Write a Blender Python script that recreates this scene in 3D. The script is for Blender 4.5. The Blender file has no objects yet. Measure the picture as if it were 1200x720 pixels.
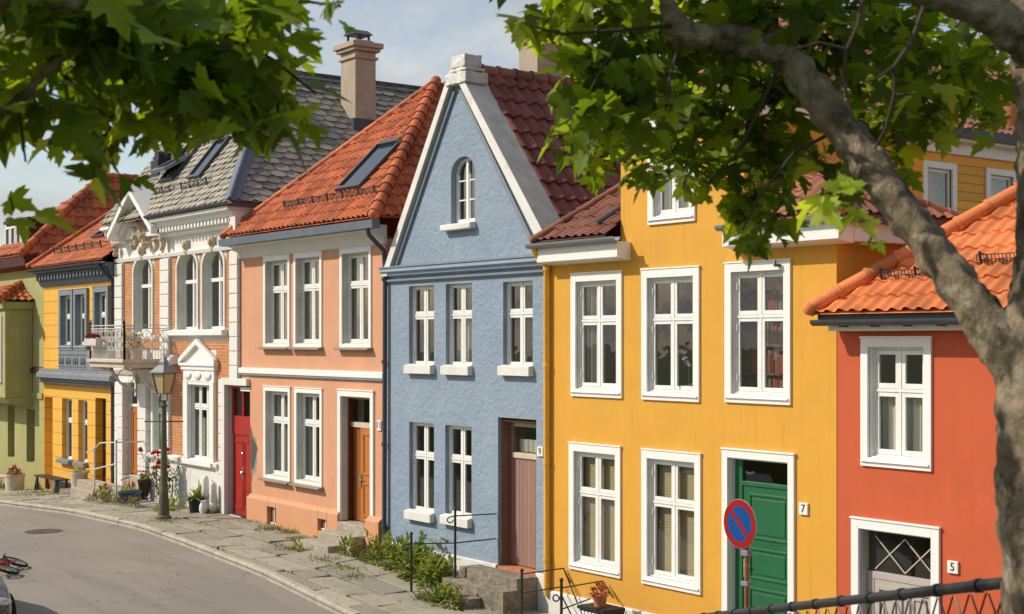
import bpy, bmesh, math, random
from mathutils import Vector, Matrix
R=math.radians; PI=math.pi
rnd=random.Random(7)
sc=bpy.context.scene
COL=sc.collection
# ------------------------------------------------------------------ camera frame
CAM=Vector((12.43,-14.55,4.2)); RT=Vector((.5968,.8024,0)); FW=Vector((-.8024,.5968,0)); FPX=1667.0
def cam(px,py,d):                       # world point seen at a bearing, d metres ahead of the viewpoint
    return CAM+FW*d+RT*((px-600)/FPX*d)+Vector((0,0,(400-py)/FPX*d))
# ------------------------------------------------------------------ materials
M={}
def newmat(name):
    m=bpy.data.materials.new(name); m.use_nodes=True; nt=m.node_tree; nt.nodes.clear()
    o=nt.nodes.new('ShaderNodeOutputMaterial'); b=nt.nodes.new('ShaderNodeBsdfPrincipled')
    nt.links.new(b.outputs[0],o.inputs[0]); M[name]=m
    return m,nt,b,o
def N(nt,t,**k):
    n=nt.nodes.new(t)
    for a,v in k.items():
        if a.startswith('i_'):
            key=a[2:]; key=int(key) if key.isdigit() else key.replace('_',' ')
            n.inputs[key].default_value=v
        else: setattr(n,a,v)
    return n
def coords(nt,kind='Object',scale=(1,1,1)):
    c=N(nt,'ShaderNodeTexCoord'); mp=N(nt,'ShaderNodeMapping'); mp.inputs['Scale'].default_value=scale
    nt.links.new(c.outputs[kind],mp.inputs[0]); return mp.outputs[0]
def ramp(nt,fac,stops):
    r=N(nt,'ShaderNodeValToRGB'); e=r.color_ramp.elements
    e[0].position,e[0].color=stops[0][0],(*stops[0][1],1); e[1].position,e[1].color=stops[-1][0],(*stops[-1][1],1)
    for p,c in stops[1:-1]:
        x=e.new(p); x.color=(*c,1)
    nt.links.new(fac,r.inputs[0]); return r.outputs[0]
def mix(nt,f,a,b,mode='MIX'):
    m=N(nt,'ShaderNodeMix',data_type='RGBA',blend_type=mode)
    for s,v in ((m.inputs['Factor'],f),(m.inputs[6],a),(m.inputs[7],b)):
        if hasattr(v,'links'): nt.links.new(v,s)
        else: s.default_value=v if not isinstance(v,tuple) or len(v)==4 else (*v,1)
    return m.outputs[2]
def noise(nt,vec,scale,detail=4,rough=.55,dist=0):
    n=N(nt,'ShaderNodeTexNoise'); n.inputs['Scale'].default_value=scale; n.inputs['Detail'].default_value=detail
    n.inputs['Roughness'].default_value=rough; n.inputs['Distortion'].default_value=dist
    nt.links.new(vec,n.inputs['Vector']); return n.outputs[0]
def bump(nt,b,h,strength,dist):
    n=N(nt,'ShaderNodeBump'); n.inputs['Strength'].default_value=strength; n.inputs['Distance'].default_value=dist
    nt.links.new(h,n.inputs['Height']); nt.links.new(n.outputs[0],b.inputs['Normal'])
def mul(c,k): return tuple(min(1,x*k) for x in c)
def rampv(nt,fac,a,b):
    r=N(nt,'ShaderNodeMapRange'); r.inputs[1].default_value=a; r.inputs[2].default_value=b
    nt.links.new(fac,r.inputs[0]); return r.outputs[0]
def paint(name,c,var=.12,rough=.6,bs=0,bd=.01,scale=3,dirt=None,streak=0,spec=.3,fine=60,stain=0):
    m,nt,b,o=newmat(name); v=coords(nt)
    f=noise(nt,v,scale,6,.6)
    col=ramp(nt,f,[(.3,mul(c,1-var)),(.7,mul(c,1+var))])
    if streak:
        v2=coords(nt,'Object',(9,9,.35)); s=noise(nt,v2,1,5,.65)
        col=mix(nt,rampv(nt,s,.5,.8),col,mul(c,1-streak))
    if stain:
        v3=coords(nt,'Object',(5,5,.5)); s3=noise(nt,v3,1.2,9,.75); col=mix(nt,rampv(nt,s3,.56,.80),col,mul(c,.72)); s4=noise(nt,v,1.1,9,.7); col=mix(nt,rampv(nt,s4,.55,.72),col,mul(c,.88)); s5=noise(nt,v,7,7,.75); col=mix(nt,rampv(nt,s5,.66,.72),col,mul(c,.78))
    if dirt:
        d=noise(nt,v,1.3,8,.7); col=mix(nt,rampv(nt,d,.56,.78),col,dirt)
    nt.links.new(col,b.inputs['Base Color']); b.inputs['Roughness'].default_value=rough
    b.inputs['Specular IOR Level'].default_value=spec
    if bs: bump(nt,b,noise(nt,v,fine,5,.6),bs,bd)
    return m
def zdirt(name,c,lo,hi,dcol,**k):      # wall paint with splash dirt that climbs from the pavement
    m=paint(name,c,**k); nt=m.node_tree; b=[n for n in nt.nodes if n.type=='BSDF_PRINCIPLED'][0]
    src=b.inputs['Base Color'].links[0].from_socket
    v=coords(nt); sx=N(nt,'ShaderNodeSeparateXYZ'); nt.links.new(v,sx.inputs[0])
    nn=noise(nt,v,2.2,7,.7); ad=N(nt,'ShaderNodeMath',operation='ADD'); nt.links.new(sx.outputs[2],ad.inputs[0]); nt.links.new(nn,ad.inputs[1])
    f=rampv(nt,ad.outputs[0],hi+.5,lo+.5)
    mm=N(nt,'ShaderNodeMath',operation='MULTIPLY'); nt.links.new(f,mm.inputs[0]); mm.inputs[1].default_value=.6
    nt.links.new(mix(nt,mm.outputs[0],src,dcol),b.inputs['Base Color']); return m
zdirt('yellow_wall',(.665,.335,.044),-.3,.7,(.50,.26,.06),var=.05,streak=.05,bs=.25,bd=.004,rough=.75,scale=1.2,fine=40,stain=1)
zdirt('red_wall',(.52,.098,.036),-.6,.3,(.4,.1,.05),var=.06,streak=.04,bs=.25,bd=.004,rough=.75,scale=1.2,fine=40,stain=1)
zdirt('left_yellow_wall',(.78,.41,.05),-.2,.6,(.5,.3,.1),var=.08,streak=.12,bs=.2,bd=.004,rough=.75)
zdirt('olive_wall',(.37,.355,.145),-.3,1.2,(.34,.30,.13),var=.1,streak=.12,bs=.2,bd=.004,rough=.8,stain=1)
paint('olive_trim',(.33,.32,.14),.1,.7)
# salmon plaster with one worn grey patch beside the red door
m=zdirt('salmon_wall',(.625,.315,.185),.1,.9,(.62,.30,.13),var=.07,streak=.08,bs=.25,bd=.004,rough=.8,scale=1.0,fine=30,stain=1)
nt=m.node_tree; b=[n for n in nt.nodes if n.type=='BSDF_PRINCIPLED'][0]; src=b.inputs['Base Color'].links[0].from_socket
v=coords(nt); mp=N(nt,'ShaderNodeMapping'); mp.inputs['Location'].default_value=(16.93,0,-1.62/2.6); mp.inputs['Scale'].default_value=(1,1,1/2.6); nt.links.new(v,mp.inputs[0])
ln=N(nt,'ShaderNodeVectorMath',operation='LENGTH'); nt.links.new(mp.outputs[0],ln.inputs[0])
ad=N(nt,'ShaderNodeMath',operation='MULTIPLY_ADD'); nt.links.new(noise(nt,v,9,5,.7),ad.inputs[0]); ad.inputs[1].default_value=.28; nt.links.new(ln.outputs['Value'],ad.inputs[2])
nt.links.new(mix(nt,rampv(nt,ad.outputs[0],.33,.29),src,(.30,.25,.21)),b.inputs['Base Color'])
# rough-cast blue
m,nt,b,o=newmat('blue_wall'); v=coords(nt)
f=noise(nt,v,1.1,6,.65); col=ramp(nt,f,[(.3,(.22,.28,.355)),(.72,(.28,.345,.415))])
v2=coords(nt,'Object',(6,6,.3)); col=mix(nt,rampv(nt,noise(nt,v2,1,5,.6),.5,.85),col,(.235,.31,.41))
nt.links.new(col,b.inputs['Base Color']); b.inputs['Roughness'].default_value=.75; b.inputs['Specular IOR Level'].default_value=.25
vd=coords(nt,'Object',(1,1,1.35))
vo=N(nt,'ShaderNodeTexVoronoi',feature='SMOOTH_F1'); vo.inputs['Scale'].default_value=7; vo.inputs['Smoothness'].default_value=.6
dn=N(nt,'ShaderNodeTexNoise'); dn.inputs['Scale'].default_value=5; dn.inputs['Detail'].default_value=4
va=N(nt,'ShaderNodeVectorMath',operation='MULTIPLY_ADD'); nt.links.new(vd,dn.inputs['Vector']); nt.links.new(dn.outputs[1],va.inputs[0]); va.inputs[1].default_value=(.35,.35,.35); nt.links.new(vd,va.inputs[2])
nt.links.new(va.outputs[0],vo.inputs['Vector'])
h=N(nt,'ShaderNodeMath',operation='ADD'); nt.links.new(vo.outputs['Distance'],h.inputs[0]); nt.links.new(noise(nt,v,16,5,.6),h.inputs[1])
bump(nt,b,h.outputs[0],.42,.03)
paint('blue_smooth',(.285,.36,.45),.08,.65,.2,.004)
paint('slate_blue_trim',(.20,.235,.275),.1,.6)
WHT=(.80,.785,.745)
paint('white_trim',WHT,.03,.45,scale=3)
paint('white_sash',(.77,.76,.72),.05,.4,scale=6)
paint('grey_lining',(.56,.54,.48),.08,.55)
paint('pale_lining',(.70,.69,.65),.06,.5)
paint('stone_sill',(.27,.235,.19),.15,.8,.3,.004)
paint('white_plaster',(.72,.70,.65),.06,.7,.2,.004,dirt=(.55,.5,.43),streak=.12)
paint('white_plinth',(.70,.68,.63),.08,.75,.3,.006,dirt=(.42,.38,.3))
paint('cement',(.47,.45,.41),.15,.9,.5,.006,dirt=(.30,.285,.25))
paint('lichen_white',(.66,.65,.60),.12,.85,.6,.012,dirt=(.30,.29,.26),scale=4,fine=14)
paint('gold_ornament',(.52,.42,.28),.25,.6,.4,.01,fine=25)
paint('gutter_grey',(.055,.06,.07),.15,.5,spec=.4)
paint('zinc',(.20,.215,.235),.12,.45,spec=.4)
paint('lead_blue',(.115,.14,.175),.12,.5,spec=.4)
paint('black_iron',(.018,.018,.02),.2,.45,.2,.003,spec=.5)
paint('white_iron',(.58,.56,.50),.1,.5)
paint('black_plastic',(.02,.021,.023),.15,.55)
paint('red_door',(.36,.025,.018),.12,.45)
paint('green_door',(.014,.12,.045),.1,.35,streak=.1,spec=.5)
paint('grey_door',(.43,.39,.34),.06,.5)
paint('dark_wood',(.055,.028,.015),.3,.6)
paint('chrome',(.55,.54,.5),.05,.3,spec=.6); M['chrome'].node_tree.nodes['Principled BSDF'].inputs['Metallic'].default_value=.8
paint('terracotta',(.50,.19,.085),.15,.8,.2,.004)
paint('pot_cream',(.55,.46,.35),.12,.8,.2,.005)
paint('chimney_render',(.40,.33,.25),.12,.85,.4,.006,dirt=(.3,.22,.15),scale=2.5)
paint('shingle_dark',(.06,.055,.05),.2,.8)
paint('stone_step',(.38,.33,.26),.25,.9,.9,.02,dirt=(.2,.18,.13),scale=6,fine=16)
paint('dark_stone',(.235,.205,.155),.4,.9,1.0,.035,dirt=(.085,.075,.05),scale=7,fine=13)
paint('interior',(.50,.47,.40),.15,.9)
paint('curtain_white',(.62,.60,.54),.06,.9)
paint('curtain_grey',(.34,.33,.28),.1,.9)
paint('blind_beige',(.50,.41,.25),.06,.8)
paint('soil',(.06,.045,.03),.3,.95)
paint('maroon_wood',(.075,.022,.02),.15,.7)
paint('red_brown_wood',(.22,.06,.03),.15,.7)
def planks(name,c,period,axis=0,var=.12,gap=.08,rough=.6,streak=.2):
    m,nt,b,o=newmat(name); v=coords(nt)
    sx=N(nt,'ShaderNodeSeparateXYZ'); nt.links.new(v,sx.inputs[0])
    d=N(nt,'ShaderNodeMath',operation='DIVIDE'); nt.links.new(sx.outputs[axis],d.inputs[0]); d.inputs[1].default_value=period
    fr=N(nt,'ShaderNodeMath',operation='FRACT'); nt.links.new(d.outputs[0],fr.inputs[0])
    fl=N(nt,'ShaderNodeMath',operation='FLOOR'); nt.links.new(d.outputs[0],fl.inputs[0])
    w=N(nt,'ShaderNodeTexWhiteNoise',noise_dimensions='1D'); nt.links.new(fl.outputs[0],w.inputs['W'])
    col=ramp(nt,w.outputs[0],[(0,mul(c,1-var)),(1,mul(c,1+var))])
    sc_=(14,14,.7) if axis==0 else (.7,.7,14)
    s=noise(nt,coords(nt,'Object',sc_),1.5,6,.6); col=mix(nt,rampv(nt,s,.45,.8),col,mul(c,1-streak))
    g=N(nt,'ShaderNodeMath',operation='LESS_THAN'); nt.links.new(fr.outputs[0],g.inputs[0]); g.inputs[1].default_value=gap
    nt.links.new(mix(nt,g.outputs[0],col,mul(c,.3)),b.inputs['Base Color']); b.inputs['Roughness'].default_value=rough
    gi=N(nt,'ShaderNodeMath',operation='SUBTRACT'); gi.inputs[0].default_value=1; nt.links.new(g.outputs[0],gi.inputs[1])
    bump(nt,b,gi.outputs[0],.6,.01); return m
planks('pink_plank_door',(.30,.175,.13),.11)
planks('brown_plank',(.20,.09,.055),.2)
planks('orange_door',(.48,.165,.035),.32,gap=.03,rough=.4)
planks('brown_door',(.27,.085,.02),.3,gap=.03,rough=.4)
planks('timber_yellow',(.80,.36,.03),.19,axis=2,gap=.07)
planks('yellow_band',(.78,.41,.05),.36,axis=2,gap=.035,var=.03,streak=.08)
# brick
def brick(name,c1,c2,mort,w=.24,h=.075):
    m,nt,b,o=newmat(name); c=N(nt,'ShaderNodeTexCoord'); sx=N(nt,'ShaderNodeSeparateXYZ'); nt.links.new(c.outputs['Object'],sx.inputs[0])
    cb=N(nt,'ShaderNodeCombineXYZ'); nt.links.new(sx.outputs[0],cb.inputs[0]); nt.links.new(sx.outputs[2],cb.inputs[1])
    t=N(nt,'ShaderNodeTexBrick'); nt.links.new(cb.outputs[0],t.inputs['Vector'])
    t.inputs['Color1'].default_value=(*c1,1); t.inputs['Color2'].default_value=(*c2,1); t.inputs['Mortar'].default_value=(*mort,1)
    t.inputs['Scale'].default_value=1; t.inputs['Mortar Size'].default_value=.008; t.inputs['Brick Width'].default_value=w; t.inputs['Row Height'].default_value=h; t.inputs['Bias'].default_value=-.1
    col=mix(nt,rampv(nt,noise(nt,c.outputs['Object'],3,6,.6),.45,.8),t.outputs[0],mul(c1,.7))
    nt.links.new(col,b.inputs['Base Color']); b.inputs['Roughness'].default_value=.85
    inv=N(nt,'ShaderNodeMath',operation='SUBTRACT'); inv.inputs[0].default_value=1; nt.links.new(t.outputs['Fac'],inv.inputs[1]); bump(nt,b,inv.outputs[0],.5,.01)
brick('orange_brick',(.56,.21,.07),(.44,.145,.045),(.58,.38,.22))
brick('chimney_brick',(.42,.12,.05),(.34,.09,.045),(.36,.28,.2))
# roof tiles: one random tone per tile, read from the tile grid stored as UV
def tile(name,c,var=.25,moss=None,rough=.6,spec=.3):
    m,nt,b,o=newmat(name); u=N(nt,'ShaderNodeTexCoord')
    fl=N(nt,'ShaderNodeVectorMath',operation='FLOOR'); nt.links.new(u.outputs['UV'],fl.inputs[0])
    w=N(nt,'ShaderNodeTexWhiteNoise',noise_dimensions='2D'); nt.links.new(fl.outputs[0],w.inputs['Vector'])
    col=ramp(nt,w.outputs[0],[(0,mul(c,1-var)),(.5,c),(1,mul(c,1+var*.7))])
    v=coords(nt); col=mix(nt,rampv(nt,noise(nt,v,2.1,7,.65),.46,.75),col,mul(c,.55)); col=mix(nt,rampv(nt,noise(nt,v,12,6,.7),.60,.75),col,(.10,.075,.05))
    if moss: col=mix(nt,rampv(nt,noise(nt,v,5,8,.75),.55,.72),col,moss)
    nt.links.new(col,b.inputs['Base Color']); b.inputs['Roughness'].default_value=rough; b.inputs['Specular IOR Level'].default_value=spec
    bump(nt,b,noise(nt,v,45,4,.6),.3,.004)
tile('tile_bright',(.66,.20,.065),.26,(.50,.17,.08))
tile('tile_salmon',(.48,.125,.045),.38,(.33,.09,.04))
tile('tile_blue_house',(.215,.068,.046),.28,(.15,.05,.035),.5)
tile('tile_brown',(.22,.085,.055),.3,(.12,.07,.05))
tile('tile_left',(.49,.135,.05),.38,(.34,.1,.045))
tile('tile_pink',(.36,.145,.095),.25,(.2,.09,.06))
# slates: tone per island
def slate(name,c,var):
    m,nt,b,o=newmat(name); g=N(nt,'ShaderNodeNewGeometry'); v=coords(nt)
    col=ramp(nt,g.outputs['Random Per Island'],[(0,mul(c,1-var)),(1,mul(c,1+var))])
    col=mix(nt,rampv(nt,noise(nt,v,6,8,.75),.5,.75),col,(.24,.215,.155))
    nt.links.new(col,b.inputs['Base Color']); b.inputs['Roughness'].default_value=.6; b.inputs['Specular IOR Level'].default_value=.35
    bump(nt,b,noise(nt,v,30,5,.7),.4,.006)
slate('slate_grey',(.25,.235,.20),.3); slate('slate_warm',(.30,.27,.21),.28)
# glass
m,nt,b,o=newmat('window_glass'); nt.nodes.remove(b)
tr=N(nt,'ShaderNodeBsdfTransparent'); tr.inputs[0].default_value=(.86,.89,.84,1); gl=N(nt,'ShaderNodeBsdfGlossy'); gl.inputs['Roughness'].default_value=.015
lw=N(nt,'ShaderNodeLayerWeight'); lw.inputs[0].default_value=.5; pw=N(nt,'ShaderNodeMath',operation='POWER'); nt.links.new(lw.outputs['Facing'],pw.inputs[0]); pw.inputs[1].default_value=3; fr=N(nt,'ShaderNodeMath',operation='MULTIPLY_ADD'); nt.links.new(pw.outputs[0],fr.inputs[0]); fr.inputs[1].default_value=.75; fr.inputs[2].default_value=.13; mx=N(nt,'ShaderNodeMixShader')
bp=N(nt,'ShaderNodeBump'); bp.inputs['Strength'].default_value=.12; bp.inputs['Distance'].default_value=.02; nt.links.new(noise(nt,coords(nt),2.5,2,.5),bp.inputs['Height']); nt.links.new(bp.outputs[0],gl.inputs['Normal'])
nt.links.new(fr.outputs[0],mx.inputs[0]); nt.links.new(tr.outputs[0],mx.inputs[1]); nt.links.new(gl.outputs[0],mx.inputs[2]); nt.links.new(mx.outputs[0],o.inputs[0])
m,nt,b,o=newmat('skylight_glass'); b.inputs['Base Color'].default_value=(.02,.03,.045,1); b.inputs['Roughness'].default_value=.08; b.inputs['IOR'].default_value=1.9; b.inputs['Specular IOR Level'].default_value=.9
m,nt,b,o=newmat('lamp_glass'); b.inputs['Base Color'].default_value=(.62,.47,.26,1); b.inputs['Roughness'].default_value=.35; b.inputs['Transmission Weight'].default_value=.25
m,nt,b,o=newmat('car_paint'); b.inputs['Base Color'].default_value=(.03,.026,.022,1); b.inputs['Roughness'].default_value=.18; b.inputs['Coat Weight'].default_value=1; b.inputs['Coat Roughness'].default_value=.03
# ground
m,nt,b,o=newmat('asphalt'); v=coords(nt)
col=ramp(nt,noise(nt,v,.35,6,.6),[(.3,(.235,.205,.172)),(.7,(.30,.265,.225))])
sp=noise(nt,v,90,3,.7); col=mix(nt,rampv(nt,sp,.55,.75),col,(.42,.38,.325)); col=mix(nt,rampv(nt,sp,.45,.25),col,(.16,.138,.112))
stv=coords(nt,'Object',(.12,1.6,1)); col=mix(nt,rampv(nt,noise(nt,stv,1.2,5,.6),.52,.8),col,(.20,.175,.148))
pv=coords(nt,'Object',(.22,.5,1)); col=mix(nt,rampv(nt,noise(nt,pv,1.3,3,.5),.60,.63),col,(.25,.22,.188)); col=mix(nt,rampv(nt,noise(nt,v,.8,9,.75),.62,.75),col,(.20,.175,.147))
vo=N(nt,'ShaderNodeTexVoronoi',feature='DISTANCE_TO_EDGE'); vo.inputs['Scale'].default_value=.33; wn=N(nt,'ShaderNodeTexNoise'); wn.inputs['Scale'].default_value=1.1; wn.inputs['Detail'].default_value=6
vm=N(nt,'ShaderNodeVectorMath',operation='MULTIPLY_ADD'); nt.links.new(v,wn.inputs['Vector']); nt.links.new(wn.outputs[1],vm.inputs[0]); vm.inputs[1].default_value=(1.4,1.4,1.4); nt.links.new(v,vm.inputs[2]); nt.links.new(vm.outputs[0],vo.inputs['Vector'])
lt=rampv(nt,vo.outputs['Distance'],.004,.0008); col=mix(nt,lt,col,(.15,.13,.105))
nt.links.new(col,b.inputs['Base Color']); b.inputs['Roughness'].default_value=.9; b.inputs['Specular IOR Level'].default_value=.2; bump(nt,b,sp,.35,.006)
m,nt,b,o=newmat('paving'); g=N(nt,'ShaderNodeNewGeometry'); v=coords(nt)
col=ramp(nt,g.outputs['Random Per Island'],[(0,(.26,.235,.185)),(.5,(.33,.30,.235)),(1,(.41,.36,.28))])
col=mix(nt,rampv(nt,noise(nt,v,4,8,.7),.5,.75),col,(.24,.21,.155)); col=mix(nt,rampv(nt,noise(nt,v,1.3,5,.6),.55,.75),col,(.23,.215,.13))
nt.links.new(col,b.inputs['Base Color']); b.inputs['Roughness'].default_value=.85; bump(nt,b,noise(nt,v,18,7,.7),.5,.012)
paint('kerb_stone',(.42,.37,.30),.18,.9,.5,.01,dirt=(.24,.21,.16),scale=4,fine=20)
m,nt,b,o=newmat('dirt'); v=coords(nt); nt.links.new(ramp(nt,noise(nt,v,3,8,.7),[(.3,(.085,.075,.04)),(.6,(.14,.115,.07)),(.75,(.09,.11,.03))]),b.inputs['Base Color']); b.inputs['Roughness'].default_value=1; bump(nt,b,noise(nt,v,30,5,.7),.8,.02)
m,nt,b,o=newmat('bank_grass'); v=coords(nt); nt.links.new(ramp(nt,noise(nt,v,1.5,8,.7),[(.3,(.04,.06,.015)),(.7,(.09,.11,.03))]),b.inputs['Base Color']); b.inputs['Roughness'].default_value=1
# foliage
def leafmat(name,stops,trans,gloss=.35):
    m,nt,b,o=newmat(name); g=N(nt,'ShaderNodeNewGeometry')
    col=ramp(nt,g.outputs['Random Per Island'],stops); nt.links.new(col,b.inputs['Base Color']); b.inputs['Roughness'].default_value=gloss; b.inputs['Specular IOR Level'].default_value=.15
    t=N(nt,'ShaderNodeBsdfTranslucent'); ml=mix(nt,1.0,col,(*trans,1),'MULTIPLY'); nt.links.new(ml,t.inputs[0])
    mx=N(nt,'ShaderNodeAddShader'); nt.links.new(b.outputs[0],mx.inputs[0]); nt.links.new(t.outputs[0],mx.inputs[1]); nt.links.new(mx.outputs[0],o.inputs[0])
leafmat('maple_leaf',[(0,(.032,.050,.005)),(.5,(.052,.078,.007)),(.85,(.090,.120,.010)),(1,(.16,.185,.015))],(2.4,2.35,.7),.55)
leafmat('young_leaf',[(0,(.16,.20,.02)),(1,(.24,.26,.03))],(2.0,2.0,1.0),.5)
leafmat('weed_leaf',[(0,(.06,.09,.018)),(.6,(.13,.16,.032)),(1,(.24,.24,.05))],(1.1,1.1,.6),.7)
leafmat('dry_leaf',[(0,(.12,.09,.035)),(.5,(.13,.13,.04)),(1,(.2,.12,.05))],(.7,.7,.5),.8)
leafmat('grass_blade',[(0,(.06,.085,.018)),(.6,(.11,.13,.03)),(1,(.22,.19,.07))],(.8,.8,.5),.8)
leafmat('red_petal',[(0,(.32,.012,.012)),(1,(.52,.03,.03))],(.5,.2,.2),.6)
leafmat('maroon_petal',[(0,(.16,.012,.04)),(1,(.28,.03,.09))],(.5,.2,.3),.6)
leafmat('white_petal',[(0,(.6,.55,.5)),(1,(.75,.72,.68))],(.3,.3,.3),.6)
leafmat('red_brown_leaf',[(0,(.16,.04,.02)),(1,(.28,.09,.035))],(.5,.4,.3),.7)
m,nt,b,o=newmat('bark'); v=coords(nt); 
f=noise(nt,v,7,8,.7); col=ramp(nt,f,[(.3,(.10,.074,.043)),(.5,(.27,.205,.13)),(.70,(.47,.37,.255))])
col=mix(nt,rampv(nt,noise(nt,v,14,5,.65),.57,.66),col,(.38,.33,.25)); col=mix(nt,rampv(nt,noise(nt,coords(nt,'Object',(1,1,.6)),6,7,.7),.50,.62),col,(.055,.045,.025))  # bark mottle; the large dark blotches also imitate leaf dapple in the colour
nt.links.new(col,b.inputs['Base Color']); b.inputs['Roughness'].default_value=.9; bump(nt,b,noise(nt,coords(nt,'Object',(1,1,.45)),24,7,.7),1.0,.03)
paint('twig',(.055,.04,.025),.3,.8)
paint('lamp_green',(.105,.105,.055),.2,.55,.2,.003,dirt=(.2,.19,.12))
paint('sign_red',(.30,.010,.010),.08,.5,spec=.15); paint('sign_blue',(.004,.062,.24),.08,.5,spec=.15); paint('sign_back',(.35,.34,.33),.1,.5)
paint('rust_pole',(.27,.10,.03),.3,.7,.3,.004,dirt=(.40,.36,.3))
paint('black_ink',(.02,.02,.02),.05,.6); paint('plate_white',(.76,.75,.71),.04,.35)
paint('blue_glaze',(.035,.075,.14),.2,.25,spec=.5); paint('tyre',(.015,.015,.015),.2,.8); paint('bike_red',(.35,.02,.025),.1,.3,spec=.5)
paint('iron_cover',(.10,.078,.06),.2,.7,.5,.008,fine=30)
M['books']=None
m,nt,b,o=newmat('book_spine'); oi=N(nt,'ShaderNodeObjectInfo'); nt.links.new(ramp(nt,oi.outputs['Random'],[(0,(.30,.03,.02)),(.3,(.38,.10,.04)),(.5,(.10,.05,.03)),(.7,(.25,.22,.16)),(.9,(.06,.09,.12)),(1,(.4,.05,.03))]),b.inputs['Base Color']); b.inputs['Roughness'].default_value=.7
del M['books']
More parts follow.
